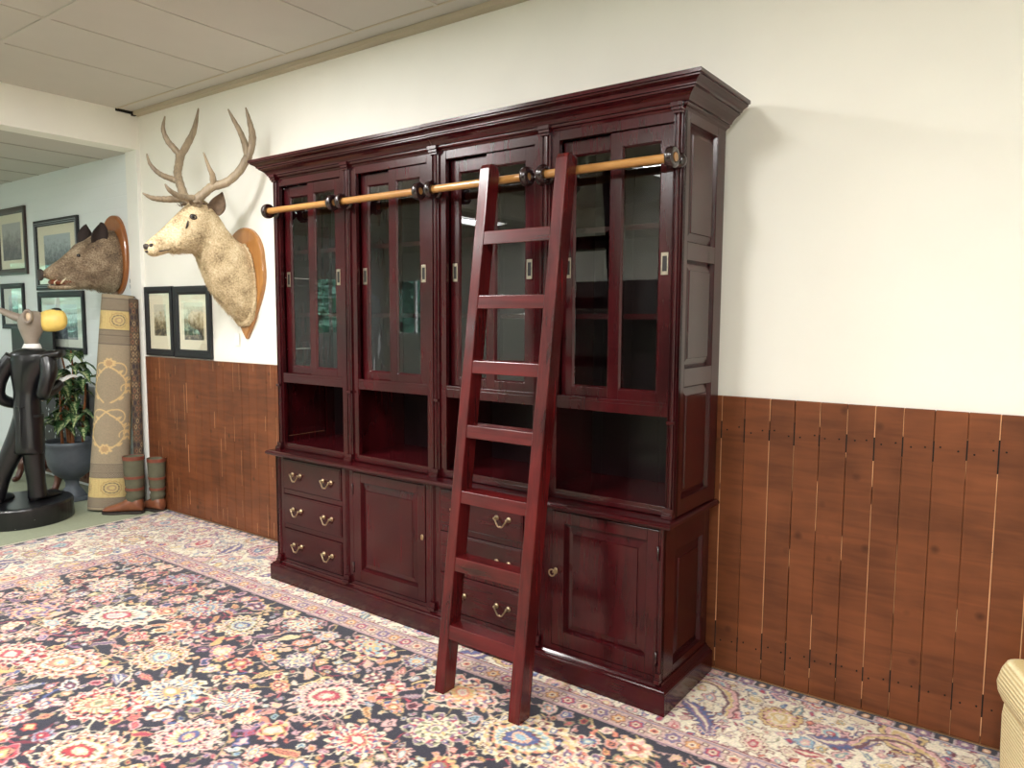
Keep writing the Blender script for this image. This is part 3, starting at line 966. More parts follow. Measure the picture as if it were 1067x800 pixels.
cl = np.where(border & ~outer | field, 1.0, 0.2).astype(np.float32)
wx = (wander(0.005, .06, .16, 12, 1) + wander(0.0018, .02, .04, 12, 2)) * cl
wy = (wander(0.005, .06, .16, 12, 3) + wander(0.0018, .02, .04, 12, 4)) * cl
ix = np.clip(np.arange(P.nx)[None, :] + np.round(wx / RES).astype(int), 0, P.nx - 1)
iy = np.clip(np.arange(P.ny)[:, None] + np.round(wy / RES).astype(int), 0, P.ny - 1)
P.img = P.img[iy, ix]
pat = P.down(2)
# wool dyes are softer than paint: ease the chroma and add the unevenness of the yarn
lum = pat @ np.array([.30, .55, .15], np.float32)
pat = lum[..., None] + (pat - lum[..., None]) * RUG_CHROMA
pat = pat * (1 + 0.10 * rng.standard_normal(pat.shape[:2])[..., None]).astype(np.float32) * (1 + 0.03 * rng.standard_normal(pat.shape)).astype(np.float32)
pat = np.clip(pat * RUG_TONE, 0, 1)


def grid_mesh(name, nx, ny, fx, colors, mat, parent=None, extra=None):
    """Grid surface; fx(i array, j array) -> xyz; colors (ny, nx, 3) on its points."""
    jj, ii = np.meshgrid(np.arange(ny), np.arange(nx), indexing='ij')
    co = np.stack(fx(ii.astype(np.float64), jj.astype(np.float64)), -1).reshape(-1, 3)
    me = bpy.data.meshes.new(name)
    me.vertices.add(nx * ny)
    me.vertices.foreach_set('co', co.astype(np.float32).ravel())
    a = (jj[:-1, :-1] * nx + ii[:-1, :-1]).ravel()
    q = np.stack([a, a + 1, a + nx + 1, a + nx], -1).astype(np.int32)
    nf = len(q)
    me.loops.add(nf * 4); me.polygons.add(nf)
    me.loops.foreach_set('vertex_index', q.ravel())
    me.polygons.foreach_set('loop_start', np.arange(0, nf * 4, 4, dtype=np.int32))
    me.update(calc_edges=True)
    at = me.attributes.new('pattern', 'FLOAT_COLOR', 'POINT')
    c4 = np.ones((nx * ny, 4), np.float32); c4[:, :3] = colors.reshape(-1, 3)
    at.data.foreach_set('color', c4.ravel())
    me.materials.append(mat)
    o = bpy.data.objects.new(name, me); C.objects.link(o)
    if parent is not None: o.parent = parent
    return o


rug = empty('persian_rug', ((RX0 + RX1) / 2, (RY0 + RY1) / 2, 0.0), 0,
            'large patterned rug with dark floral field and ivory border under the bookcase and ladder', 'rug')
rcx, rcy = rug.location.x, rug.location.y
ny, nx = pat.shape[:2]
st = RES * 2
grid_mesh('pile', nx, ny, lambda i, j: (RX0 + (i + .5) * st - rcx, RY0 + (j + .5) * st - rcy, 0.009 + 0 * i), pat, vcol_mat('rug wool', 0.92, 0.35, 420.0, 0.25), rug)
MB().box(RX0 - rcx, RX1 - rcx, RY0 - rcy, RY1 - rcy, 0.001, 0.0085).build('backing', plain('rug selvage', lin(214, 206, 190), 0.9), rug)
fm = MB()
for k in range(900):
    y = RY0 + (RY1 - RY0) * k / 899 - rcy
    dx = random.uniform(0.03, 0.055)
    a = random.uniform(-.004, .004)
    fm.add([(RX0 - rcx, y - .0016, .006), (RX0 - rcx, y + .0016, .006), (RX0 - rcx - dx, y + a, .0015)], [(0, 1, 2)])
fm.box(RX0 - rcx - .012, RX0 - rcx, RY0 - rcy, RY1 - rcy, .001, .008)
fo = fm.build('fringe', M['fringe'], rug); tag(fo, 'ivory knotted fringe')


# ================================================================== BOOKCASE
BK = empty('library_bookcase', (0.0118, -0.0285, 0.009), -0.0158,
           'tall dark red mahogany bookcase with glazed sliding doors, open niches, drawers and cupboards', 'bookcase')
HW, DU = 1.237, 0.4055            # upper half width and depth
HL, DL = 1.216, 0.4522            # lower half width and depth
FW = 0.022                        # face frame thickness
OPEN = [(-1.190, -0.676), (-0.553, -0.058), (0.064, 0.565), (0.688, 1.194)]
LOW = [(-1.142, -0.640), (-0.553, -0.030), (0.066, 0.556), (0.703, 1.197)]
ZT, ZS, ZN1, ZN0, ZWT = 2.255, 1.206, 1.152, 0.802, 0.765
ZCB = 2.318


def part(mb, name, mat, bevel=0.0015, parent=None, **k):
    return mb.build(name, M[mat], parent or BK, bevel=bevel, **k)


# -- plinth with a stepped base moulding
pl = MB()
PX, PY = 1.247, 0.4835


def sweep3(prof, hw, dep, mb, xl=None, xr=None, yb=0.0):
    """Moulding profile (offset, z) swept round left side, front and right side with mitred corners."""
    rings = []
    for o, z in prof:
        rings.append([(-hw - o, yb, z), (-hw - o, -dep - o, z), (hw + o, -dep - o, z), (hw + o, yb, z)])
    return mb.loft(rings, cap=False, closed=False)


pl.box(-PX, PX, -PY, -PY + 0.02, 0, 0.084).box(-PX, -PX + 0.02, -PY + 0.02, 0, 0, 0.084).box(PX - 0.02, PX, -PY + 0.02, 0, 0, 0.084)
part(pl, 'plinth', 'mah_x')
bmld = MB()
sweep3([(-0.02, 0.076), (0.031, 0.0845), (0.0305, 0.089), (0.024, 0.092), (0.0215, 0.096), (0.022, 0.099), (0.014, 0.102), (0.006, 0.109), (0.004, 0.116), (-0.02, 0.118)], HL, DL, bmld)
part(bmld, 'base_moulding', 'mah_x', bevel=0)

# -- lower carcass
lc = MB()
lc.box(-HL + 0.004, HL - 0.004, -0.02, 0.0, 0.05, 0.735)                 # back
lc.box(-HL + 0.03, HL - 0.03, -DL + 0.05, -0.02, 0.10, 0.118)            # bottom
for sx in (-1, 1):
    xo = sx * HL; xi = sx * (HL - 0.022)
    lc.box(xi, xo, -DL, -0.345, 0.10, 0.728).box(xi, xo, -0.065, 0.0, 0.10, 0.728)
    lc.box(xi, xo, -0.345, -0.065, 0.10, 0.150).box(xi, xo, -0.345, -0.065, 0.618, 0.728)
for xm in (-0.597, 0.018, 0.63):
    lc.box(xm - 0.012, xm + 0.012, -DL + FW, -0.02, 0.10, 0.728)
part(lc, 'lower_carcass', 'mah_z')
for sx in (-1, 1):
    sp = MB().raised_x(-0.343, -0.067, 0.152, 0.616, sx * (HL - 0.003), sx, 0.040, 0.0135, 0.0145)
    part(sp, 'side_panel', 'mah_z', bevel=0)
lf = MB()
posts = [-HL] + [e for o in LOW for e in o] + [HL]
for i in range(0, len(posts), 2):
    lf.box(posts[i], posts[i + 1], -DL, -DL + FW, 0.10, 0.728)
lf.box(-HL, HL, -DL + 0.001, -DL + FW, 0.10, 0.134).box(-HL, HL, -DL + 0.001, -DL + FW, 0.722, 0.735)
for a, b in (LOW[0], LOW[2]):
    for z in (0.3335, 0.5335): lf.box(a, b, -DL + 0.001, -DL + FW, z - 0.014, z + 0.014)
part(lf, 'lower_face_frame', 'mah_z')


def handle_parts(parent, x, y, z):
    h = MB()
    for s in (-1, 1):
        h.lathe([(0.0125, 0.0), (0.0125, -0.0025), (0.008, -0.005), (0.0045, -0.010), (0.006, -0.016), (0.0065, -0.020), (0.003, -0.0225)], 12, (x + s * 0.034, y, z + 0.006), 'y')
    pts = []
    for k in range(13):
        t = k / 12
        xx_ = -0.034 + 0.068 * t
        zz = 0.006 - 0.030 * (1 - abs(2 * t - 1) ** 3.4) - 0.004 * math.sin(math.pi * 2 * abs(2 * t - 1))
        pts.append((x + xx_ * (1.0 - 0.14 * math.sin(math.pi * t)), y - 0.018 - 0.004 * math.sin(math.pi * t), z + zz))
    h.tube(pts, 0.0034, 8)
    h.build('handle', M['brass'], parent, smooth=True)


for a, b in (LOW[0], LOW[2]):
    for z0, z1 in ((0.550, 0.720), (0.350, 0.517), (0.140, 0.317)):
        d = MB().box(a + 0.004, b - 0.004, -DL - 0.004, -DL + 0.016, z0, z1)
        d.box(a + 0.012, b - 0.012, -DL - 0.0062, -DL - 0.003, z0 + 0.008, z1 - 0.008)
        d.box(a + 0.02, b - 0.02, -DL + 0.016, -0.06, z0 + 0.012, z1 - 0.03)
        dr = part(d, 'drawer', 'mah_x', bevel=0.002)
        w = b - a
        for xq in (a + w * 0.245, b - w * 0.23):
            handle_parts(dr, xq, -DL - 0.006, (z0 + z1) / 2 - 0.002)


def cupboard(a, b, key_left, with_key):
    z0, z1 = 0.138, 0.720
    s0, s1 = 0.062, 0.052
    y0 = -DL - 0.003
    d = MB()
    d.box(a + 0.003, a + s0, y0, y0 + 0.022, z0, z1).box(b - s1, b - 0.003, y0, y0 + 0.022, z0, z1)
    d.box(a + s0, b - s1, y0, y0 + 0.022, z0, z0 + 0.064).box(a + s0, b - s1, y0, y0 + 0.022, z1 - 0.048, z1)
    do = part(d, 'cupboard_door', 'mah_z', bevel=0.0018)
    pn = MB().raised_y(a + s0 - 0.001, b - s1 + 0.001, z0 + 0.063, z1 - 0.047, y0 + 0.002, 0.040, 0.0125, 0.014)
    pn.build('door_panel', M['mah_z'], do)
    kx = a + 0.022 if key_left else b - 0.022
    e = MB()
    ring = []
    e.lathe([(0.0001, -0.0035), (0.008, -0.0035), (0.0095, -0.002), (0.0095, 0.0)], 16, (0, 0, 0), 'y')
    e.v = [(p[0] + kx, p[1] + y0, p[2] * 1.55 + 0.462) for p in e.v]
    e.box(kx - 0.0015, kx + 0.0015, y0 - 0.0045, y0, 0.456, 0.467)
    e.build('escutcheon', M['brass'], do, smooth=False)
    if with_key:
        k = MB()
        k.tube([(kx, y0, 0.462), (kx, y0 - 0.024, 0.462)], 0.003, 8)
        k.tube([(kx + 0.014 * math.cos(t), y0 - 0.030 - 0.0 * t, 0.462 + 0.014 * math.sin(t)) for t in np.linspace(0, 6.283, 17)], 0.0032, 6, cap=False)
        k.build('key', M['brass'], do, smooth=True)
    for zz in (z0 + 0.07, z1 - 0.09):
        hx = b - 0.003 if key_left else a + 0.003
        MB().tube([(hx, y0 - 0.002, zz - 0.028), (hx, y0 - 0.002, zz + 0.028)], 0.0042, 8).build('hinge', M['iron'], do, smooth=True)


cupboard(LOW[1][0], LOW[1][1], False, False)
cupboard(LOW[3][0], LOW[3][1], True, True)

# -- waist board between base and upper part
wb = MB()
WX, WYY = 1.258, 0.494
wb.box(-WX + 0.012, WX - 0.012, -WYY + 0.012, 0.0, 0.735, 0.762)
sweep3([(-0.03, 0.7285), (0.0, 0.7285), (0.006, 0.733), (0.022, 0.735), (0.034, 0.737), (0.040, 0.742), (0.042, 0.748), (0.041, 0.754), (0.036, 0.759), (0.028, 0.7622), (-0.05, 0.7625)], HL, DL, wb)
part(wb, 'waist_board', 'mah_x', bevel=0)

# -- upper carcass: ends, partitions, niche floor and lid, top
uc = MB()
for sx in (-1, 1):
    xo = sx * HW; xi = sx * (HW - 0.024)
    uc.box(xi, xo, -DU, -0.356, ZWT, ZCB).box(xi, xo, -0.082, 0.0, ZWT, ZCB)
    for z0, z1 in ((ZWT, 0.828), (1.268, 1.338), (1.752, 1.818), (2.256, ZCB)):
        uc.box(xi, xo, -0.356, -0.082, z0, z1)
for xm in (-0.6145, -0.020, 0.026, 0.6265):
    uc.box(xm - 0.011, xm + 0.011, -DU + FW, -0.018, ZWT, ZT + 0.04)
uc.box(-HW + 0.024, HW - 0.024, -DU + FW, -0.018, 2.288, ZCB)
part(uc, 'upper_carcass', 'mah_z')
for sx in (-1, 1):
    for z0, z1 in ((0.828, 1.268), (1.338, 1.752), (1.818, 2.256)):
        sp = MB().raised_x(-0.355, -0.083, z0 + 0.001, z1 - 0.001, sx * (HW - 0.003), sx, 0.036, 0.0135, 0.0145)
        part(sp, 'side_panel', 'mah_z', bevel=0)
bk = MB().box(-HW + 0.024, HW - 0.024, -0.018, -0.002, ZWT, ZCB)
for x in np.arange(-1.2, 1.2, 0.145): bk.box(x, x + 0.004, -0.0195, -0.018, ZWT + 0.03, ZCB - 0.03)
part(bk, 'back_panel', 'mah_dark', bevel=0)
SPAN = [(-1.213, -0.6255), (-0.6035, -0.031), (0.037, 0.6155), (0.6375, 1.213)]
for a, b in SPAN:
    part(MB().box(a, b, -DU + 0.001, -0.0185, ZWT, ZN0), 'niche_floor', 'mah_x')
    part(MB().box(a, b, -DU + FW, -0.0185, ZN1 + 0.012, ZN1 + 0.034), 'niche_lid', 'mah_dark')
    for z in (1.548, 1.905):
        part(MB().box(a, b, -0.315, -0.0185, z - 0.022, z), 'shelf', 'mah_x')

# -- face frame of the upper part
uf = MB()
posts = [-HW] + [e for o in OPEN for e in o] + [HW]
for i in range(0, len(posts), 2):
    if i == 4:
        uf.box(posts[i], 0.0022, -DU, -DU + FW, ZWT, ZCB).box(0.0034, posts[i + 1], -DU, -DU + FW, ZWT, ZCB)
    else:
        uf.box(posts[i], posts[i + 1], -DU, -DU + FW, ZWT, ZCB)
for a, b in OPEN:
    uf.box(a, b, -DU + 0.001, -DU + FW, ZT, ZCB)
    uf.box(a, b, -DU + 0.001, -0.30, ZN1, ZS - 0.014)
    uf.box(a, b, -DU + 0.001, -0.395, ZS - 0.014, ZS)      # front lip of the door track
    uf.box(a, b, -0.334, -0.30, ZS - 0.014, ZS - 0.002)
part(uf, 'upper_face_frame', 'mah_z')
MBt = MB()
for a, b in OPEN: MBt.box(a, b, -DU - 0.003, -DU + 0.002, ZWT + 0.004, ZWT + 0.022)
part(MBt, 'foot_moulding', 'mah_x')


# -- sliding doors, the right one of each pair running in front
def sliding_door(x0, x1, y, pull_left, glass_y):
    z0, z1 = ZS - 0.012, ZT - 0.003
    d = MB()
    sw, tr, br = 0.050, 0.056, 0.050
    d.box(x0, x0 + sw, y, y + 0.019, z0, z1).box(x1 - sw, x1, y, y + 0.019, z0, z1)
    d.box(x0 + sw, x1 - sw, y, y + 0.019, z0, z0 + br).box(x0 + sw, x1 - sw, y, y + 0.019, z1 - tr, z1)
    # glazing bead with its sloping inner edge
    gx0, gx1, gz0, gz1 = x0 + sw, x1 - sw, z0 + br, z1 - tr
    def rg(i, yy): return [(gx0 + i, yy, gz0 + i), (gx1 - i, yy, gz0 + i), (gx1 - i, yy, gz1 - i), (gx0 + i, yy, gz1 - i)]
    a, b_ = rg(0, y + 0.001), rg(0.007, y + 0.009)
    d.add(a + b_, [(j, (j + 1) % 4, 4 + (j + 1) % 4, 4 + j) for j in range(4)])
    do = part(d, 'sliding_door', 'mah_z', bevel=0.0012)
    g = MB().box(gx0 - 0.004, gx1 + 0.004, y + 0.0095, y + 0.0125, gz0 - 0.004, gz1 + 0.004)
    tag(g.build('glass_pane', M['glass'], do), 'clear glass pane')
    px = x0 + 0.026 if pull_left else x1 - 0.026
    zc = 1.738
    pu = MB()
    w, h, t = 0.0145, 0.042, 0.0022
    pu.box(px - w, px - w + 0.005, y - t, y + 0.001, zc - h, zc + h).box(px + w - 0.005, px + w, y - t, y + 0.001, zc - h, zc + h)
    pu.box(px - w + 0.005, px + w - 0.005, y - t, y + 0.001, zc + h - 0.013, zc + h).box(px - w + 0.005, px + w - 0.005, y - t, y + 0.001, zc - h, zc - h + 0.013)
    pu.build('finger_pull', M['nickel'], do, bevel=0.0006)
    MB().box(px - w + 0.004, px + w - 0.004, y - 0.0006, y + 0.001, zc - h + 0.012, zc + h - 0.012).build('pull_recess', M['recess'], do)


for a, b in OPEN:
    mid = (a + b) / 2
    sliding_door(mid - 0.018, b - 0.004, -DU + 0.010, False, 0)
    sliding_door(a + 0.002, mid + 0.030, -DU + 0.034, True, 0)

# -- pilasters: reeded strip, stepped cap, collar and foot block
PXS = [(-HW + 0.022, 0.040), (-0.6145, 0.056), (0.003, 0.056), (0.6265, 0.056), (HW - 0.022, 0.040)]
for xc, w in PXS:
    p = MB()
    y = -DU
    def reed(z0, z1, yb, r):
        prof = [(-w / 2 + .004, 0), (-w / 2 + .004, -.009), (-r - .005, -.009), (-r - .005, -.0008), (-r, -.0008)]
        prof += [(-r * math.cos(t), -.0008 - r * 1.15 * math.sin(t)) for t in np.linspace(0.15, math.pi - .15, 9)]
        prof += [(r, -.0008), (r + .005, -.0008), (r + .005, -.009), (w / 2 - .004, -.009), (w / 2 - .004, 0)]
        p.prism([(xc + q[0], yb + q[1]) for q in prof], z0, z1)
    r = 0.0105 if w > 0.05 else 0.0085
    reed(0.800, 1.128, y, r); reed(1.141, 2.292, y, r)
    for z0, z1, e in ((2.280, 2.290, 0.019), (2.290, 2.302, 0.026), (2.302, 2.318, 0.032)):
        p.box(xc - w * 0.28 - e * .4, xc + w * 0.28 + e * .4, y - e, y, z0, z1)
    p.box(xc - w * 0.40, xc + w * 0.40, y - 0.021, y, 1.128, 1.141)
    for z0, z1, e in ((0.763, 0.779, 0.032), (0.779, 0.785, 0.025), (0.785, 0.802, 0.022)):
        p.box(xc - w * 0.28 - e * .35, xc + w * 0.28 + e * .35, y - e, y, z0, z1)
    part(p, 'pilaster', 'mah_z', bevel=0.0012)
for xc, w in ((-1.180, 0.040), (-0.597, 0.056), (0.018, 0.056), (0.630, 0.056), (1.2065, 0.018)):
    p = MB(); y = -DL
    for z0, z1, e in ((0.116, 0.132, 0.024), (0.132, 0.139, 0.018), (0.139, 0.156, 0.016)):
        p.box(xc - w * 0.28 - e * .3, xc + w * 0.28 + e * .3, y - e, y, z0, z1)
    for dx in (-0.2, 0.0, 0.2):
        p.tube([(xc + dx * w, y, 0.150), (xc + dx * w, y, 0.728)], 0.0042 if dx else 0.0062, 8)
    part(p, 'lower_pilaster', 'mah_z', bevel=0.001)

# -- cornice in two halves that meet above the middle pilaster
CP = [(0.0, 2.292), (0.006, 2.300), (0.014, 2.304), (0.017, 2.309), (0.017, 2.314), (0.024, 2.316), (0.026, 2.322), (0.032, 2.331), (0.042, 2.340), (0.054, 2.347),
      (0.058, 2.349), (0.058, 2.354), (0.066, 2.356), (0.066, 2.361), (0.072, 2.368), (0.084, 2.374), (0.090, 2.378), (0.090, 2.383), (0.098, 2.385), (0.098, 2.398), (0.094, 2.400), (-0.04, 2.400)]
for sx, x_in in ((-1, -0.0005), (1, 0.0008)):
    c = MB()
    dz = 0.0018 if sx > 0 else 0.0
    rings = [[(x_in, -DU - o - 0.001, z + dz), (sx * (HW + o), -DU - o - 0.001, z + dz), (sx * (HW + o), -0.001, z + dz)] for o, z in CP]
    c.loft(rings, cap=False, closed=False)
    c.box(x_in, sx * (HW + 0.05), -DU - 0.04, -0.001, 2.392 + dz, 2.3985 + dz)
    part(c, 'cornice', 'mah_x', bevel=0)

# -- ladder rail: four honey coloured lengths held in dark turned rings
YR, ZR = -0.480, 2.110
RSEG = [(-1.192, -0.632), (-0.586, -0.026), (0.030, 0.588), (0.650, 1.240)]
for a, b in RSEG:
    part(MB().tube([(a, YR, ZR), (b, YR, ZR)], 0.0165, 18), 'ladder_rail', 'rail', bevel=0.001, smooth=False)
rail_ends = [(-1.190, -1.2145), (-0.644, -0.6145), (-0.574, -0.6145), (-0.036, 0.003), (0.042, 0.003), (0.579, 0.6265), (0.660, 0.6265), (1.222, 1.2145)]
for x, xp in rail_ends:
    b = MB()
    n = 24
    prof = [(0.0175, -0.016), (0.034, -0.016), (0.039, -0.011), (0.0405, 0.0), (0.039, 0.011), (0.034, 0.016), (0.0175, 0.016)]
    rings = []
    for k in range(n):
        t = 2 * math.pi * k / n
        rings.append([(x + h, YR + r * math.cos(t), ZR + r * math.sin(t)) for r, h in prof])
    rings.append(rings[0])
    b.loft(rings, cap=False, closed=True)
    # turned stem and wall rosette on the pilaster
    b.tube([(x * .75 + xp * .25, YR + 0.033, ZR), (x * .5 + xp * .5, -DU - 0.022, ZR), (x * .4 + xp * .6, -DU - 0.012, ZR)], [0.0115, 0.0095, 0.013], 14)
    b.lathe([(0.016, -0.024), (0.027, -0.018), (0.031, -0.010), (0.031, -0.001)], 20, (x * .35 + xp * .65, -DU, ZR), 'y')
    part(b, 'rail_bracket', 'iron', bevel=0, smooth=True)


# ================================================================== LADDER
LD = empty('library_ladder', (0.0118, -0.0285, 0.009), -0.0158,
           'reddish wooden library ladder leaning on the honey coloured rail of the bookcase', 'ladder')
KL = 0.295 / 2.15                       # lean: y gained per metre of height
DS = 0.073                              # depth of an upright, measured level


def lad_y(z): return -0.870 + KL * z


for x0, x1 in ((0.405, 0.456), (0.783, 0.836)):
    s = MB()
    zt = 2.150
    prof = [(0.0, 0.0), (DS, 0.0)]
    side = []
    side.append((lad_y(0), 0.0)); side.append((lad_y(0) + DS, 0.0))
    for z in np.linspace(0.3, zt - 0.02, 7): side.append((lad_y(z) + DS, z))
    for t in np.linspace(0.2, 1.0, 6):
        side.append((lad_y(zt) + DS - DS * 0.55 * t ** 1.2, zt - 0.02 + 0.036 * math.sin(t * math.pi / 2)))
    side.append((lad_y(zt) + 0.012, zt + 0.012)); side.append((lad_y(zt), zt - 0.004))
    for z in np.linspace(zt - 0.02, 0.3, 7): side.append((lad_y(z), z))
    rings = [[(x, y, z) for y, z in side] for x in (x0, x1)]
    s.loft(rings)
    s.build('upright', M['ladder_z'], LD, bevel=0.004)
for z0, z1 in ((1.828, 1.884), (1.566, 1.620), (1.302, 1.354), (1.039, 1.091), (0.773, 0.824), (0.498, 0.554), (0.222, 0.279)):
    r = MB()
    yf0, yf1 = lad_y(z0) + 0.004, lad_y(z1) + 0.004
    yb = DS - 0.012
    r.loft([[(x, yf0, z0), (x, yf0 + yb, z0 + 0.006), (x, yf1 + yb, z1 + 0.004), (x, yf1, z1)] for x in (0.452, 0.788)])
    r.build('rung', M['ladder_x'], LD, bevel=0.003)


# ================================================================== HUNTING TROPHIES
def profile_loft(secs, n=22, power=2.3, wob=0.0, sub=3, seed=1):
    """secs: (top y, top z, bottom y, bottom z, half width, x offset) along the body; smooth closed surface."""
    rr = random.Random(seed)
    S = []
    for i in range(len(secs) - 1):
        a0 = secs[max(i - 1, 0)]; a1 = secs[i]; a2 = secs[i + 1]; a3 = secs[min(i + 2, len(secs) - 1)]
        for k in range(sub):
            t = k / sub
            S.append(tuple(0.5 * ((2 * q1) + (q2 - q0) * t + (2 * q0 - 5 * q1 + 4 * q2 - q3) * t * t + (3 * q1 - q0 - 3 * q2 + q3) * t ** 3) for q0, q1, q2, q3 in zip(a0, a1, a2, a3)))
    S.append(tuple(secs[-1]))
    rings = []
    for ty, tz, by, bz, hw, xo in S:
        cy, cz = (ty + by) / 2, (tz + bz) / 2; hy, hz = (ty - by) / 2, (tz - bz) / 2
        ring = []
        for j in range(n):
            a = 2 * math.pi * j / n
            c_, s_ = math.cos(a), math.sin(a)
            u = math.copysign(abs(s_) ** (2 / power), s_); w = math.copysign(abs(c_) ** (2 / power), c_)
            q = 1 + wob * (rr.random() - .5)
            ring.append((xo + u * hw * q * (1.0 - 0.12 * c_), cy + w * hy * q, cz + w * hz * q))
        rings.append(ring)
    return rings


def fur(rings, count, length, name, mat, parent, seed, skip_last=0, lift=0.35):
    """Short overlapping tufts lying back along the body."""
    rr = random.Random(seed)
    mb = MB(); n = len(rings[0]); m_ = len(rings) - 1 - skip_last
    for _ in range(count):
        i = rr.randrange(4, m_ - 1); j = rr.randrange(n); u = rr.random(); w = rr.random()
        A, B = Vector(rings[i][j]), Vector(rings[i][(j + 1) % n]); Cc, D = Vector(rings[i + 1][j]), Vector(rings[i + 1][(j + 1) % n])
        p = A.lerp(B, u).lerp(Cc.lerp(D, u), w)
        back = (A.lerp(B, u) - Cc.lerp(D, u))
        if back.length < 1e-6: continue
        back.normalize()
        side = (B - A)
        if side.length < 1e-6: continue
        side.normalize()
        cen = sum((Vector(v) for v in rings[i]), Vector()) / n
        nr = side.cross(back)
        if nr.dot(p - cen) < 0: nr = -nr
        d = (back + Vector((0, 0, -0.55)) + nr * lift * rr.uniform(.3, 1) + side * rr.uniform(-.35, .35)).normalized()
        L = length * rr.uniform(.6, 1.2); wd = length * 0.075
        b = p - nr * 0.002
        mid = b + d * L * .5 + nr * L * .06
        mb.add([b - side * wd, b + side * wd, mid + side * wd * .7, b + d * L, mid - side * wd * .7], [(0, 1, 2, 4), (4, 2, 3)])
    o = mb.build(name, mat, parent)
    return o


def shield(cx, ztop, zbot, hw, y0, y1):
    """Shield outline with a round head, full sides and a pointed foot."""
    zc = ztop - hw * 1.05
    pts = []
    for t in np.linspace(0, math.pi, 21): pts.append((cx + hw * math.cos(t), zc + hw * 1.05 * math.sin(t)))
    H = zc - zbot
    left = [(cx - hw * (1.0 - k ** 2.1) * (1 + .10 * math.sin(math.pi * min(1, k * 1.6))), zc - H * k) for k in np.linspace(0.06, 1, 12)]
    right = [(2 * cx - x, z) for x, z in left[:-1]][::-1]
    out = pts + left + right
    mb = MB()
    cz = (ztop + zbot) / 2
    sh = lambda f: [(cx + (x - cx) * f, cz + (z - cz) * f) for x, z in out]
    rings = [[(x, y0, z) for x, z in out], [(x, y1 + 0.010, z) for x, z in out], [(x, y1 + .002, z) for x, z in sh(0.975)], [(x, y1, z) for x, z in sh(0.94)]]
    mb.loft(rings)
    return mb


SX, SY, SZ = -2.10, 0.0, 1.38
stag = empty('stag_trophy', (SX, SY, SZ), 0, 'pale stag head with branching antlers on a golden wooden shield on the cream wall', 'hunting trophy')
L3 = lambda p: (p[0] - SX, p[1] - SY, p[2] - SZ)
shield(0.0, 0.755, 0.0, 0.205, -0.002, -0.032).build('shield', M['plaque'], stag)
stag_secs = [(-0.030, 2.010, -0.028, 1.480, 0.140), (-0.065, 2.030, -0.085, 1.510, 0.145), (-0.105, 2.055, -0.175, 1.595, 0.140), (-0.145, 2.090, -0.262, 1.705, 0.127),
             (-0.185, 2.140, -0.318, 1.815, 0.115), (-0.225, 2.200, -0.350, 1.895, 0.102), (-0.275, 2.258, -0.385, 1.940, 0.098), (-0.340, 2.285, -0.432, 1.945, 0.098),
             (-0.410, 2.250, -0.475, 1.942, 0.092), (-0.475, 2.190, -0.520, 1.935, 0.075), (-0.545, 2.120, -0.572, 1.922, 0.058), (-0.605, 2.062, -0.612, 1.908, 0.050),
             (-0.655, 2.018, -0.645, 1.898, 0.050), (-0.688, 1.990, -0.668, 1.900, 0.045), (-0.705, 1.965, -0.692, 1.915, 0.026)]
srings = [[(x, y, z - SZ) for x, y, z in r] for r in profile_loft([(*s, 0.0) for s in stag_secs], 24, 2.15, 0.022, 3, 3)]
MB().loft(srings).build('head_and_neck', M['stag_fur'], stag, smooth=True)
fo = fur(srings, 7000, 0.036, 'fur', M['stag_fur'], stag, 4, skip_last=12, lift=0.42)
# ragged skin edge against the shield
sk = MB()
ring0 = srings[0]
edge = []
for k in range(48):
    a = 2 * math.pi * k / 48
    f = 1.05 + 0.05 * random.random()
    c0 = Vector((0, -0.034, 1.745 - SZ))
    j = k * len(ring0) / 48
    p = Vector(ring0[int(j) % len(ring0)]).lerp(Vector(ring0[(int(j) + 1) % len(ring0)]), j % 1)
    edge.append(((p - c0) * f + c0, p))
sk.loft([[(e.x, -0.0325, e.z) for e, p in edge], [(e.x, -0.046, e.z) for e, p in edge], [(p.x * .97, -0.066, p.z * .99) for e, p in edge]])
sk.build('skin_edge', M['stag_fur'], stag, smooth=True)
for s in (-1, 1):
    MB().ball((s * 0.080, -0.437, 2.155 - SZ), 0.016, 8, (.8, 1, 1)).build('eye', M['eye'], stag, smooth=True)
    lid = MB().tube([(s * (0.0885 - .004 * math.sin(t)), -0.437 + 0.021 * math.cos(t), 2.155 - SZ + 0.014 * math.sin(t)) for t in np.linspace(0, 6.283, 15)], 0.0045, 6, cap=False)
    lid.build('eyelid', M['nose'], stag, smooth=True)
    ns = MB().ball((s * 0.034, -0.683, 1.962 - SZ), 0.017, 7, (.55, .95, .75))
    ns.build('nostril', M['nose'], stag, smooth=True)
    # ear: a leaf shaped cup pointing out, back and up
    e = MB()
    base = Vector((s * 0.076, -0.285, 2.190 - SZ)); d = Vector((s * 0.42, 0.16, 0.88)).normalized()
    sd = Vector((0.0, -0.75, 0.5)); sd = (sd - d * sd.dot(d)).normalized(); nn = d.cross(sd) * (1 if s > 0 else -1)
    rings = []
    Le = 0.150
    for k in range(11):
        t = k / 10
        hw = 0.052 * math.sin(math.pi * (0.16 + 0.84 * t) ** 0.85) + 0.002
        ring = []
        for q in np.linspace(-1, 1, 7): ring.append(base + d * Le * t + sd * hw * q + nn * (-0.030 * (1 - q * q) * (1 - .5 * t)))
        for q in np.linspace(1, -1, 7): ring.append(base + d * Le * t + sd * hw * q + nn * (-0.030 * (1 - q * q) * (1 - .5 * t) - 0.006))
        rings.append(ring)
    e.loft(rings)
    e.build('ear', M['ear_stag'], stag, smooth=True)
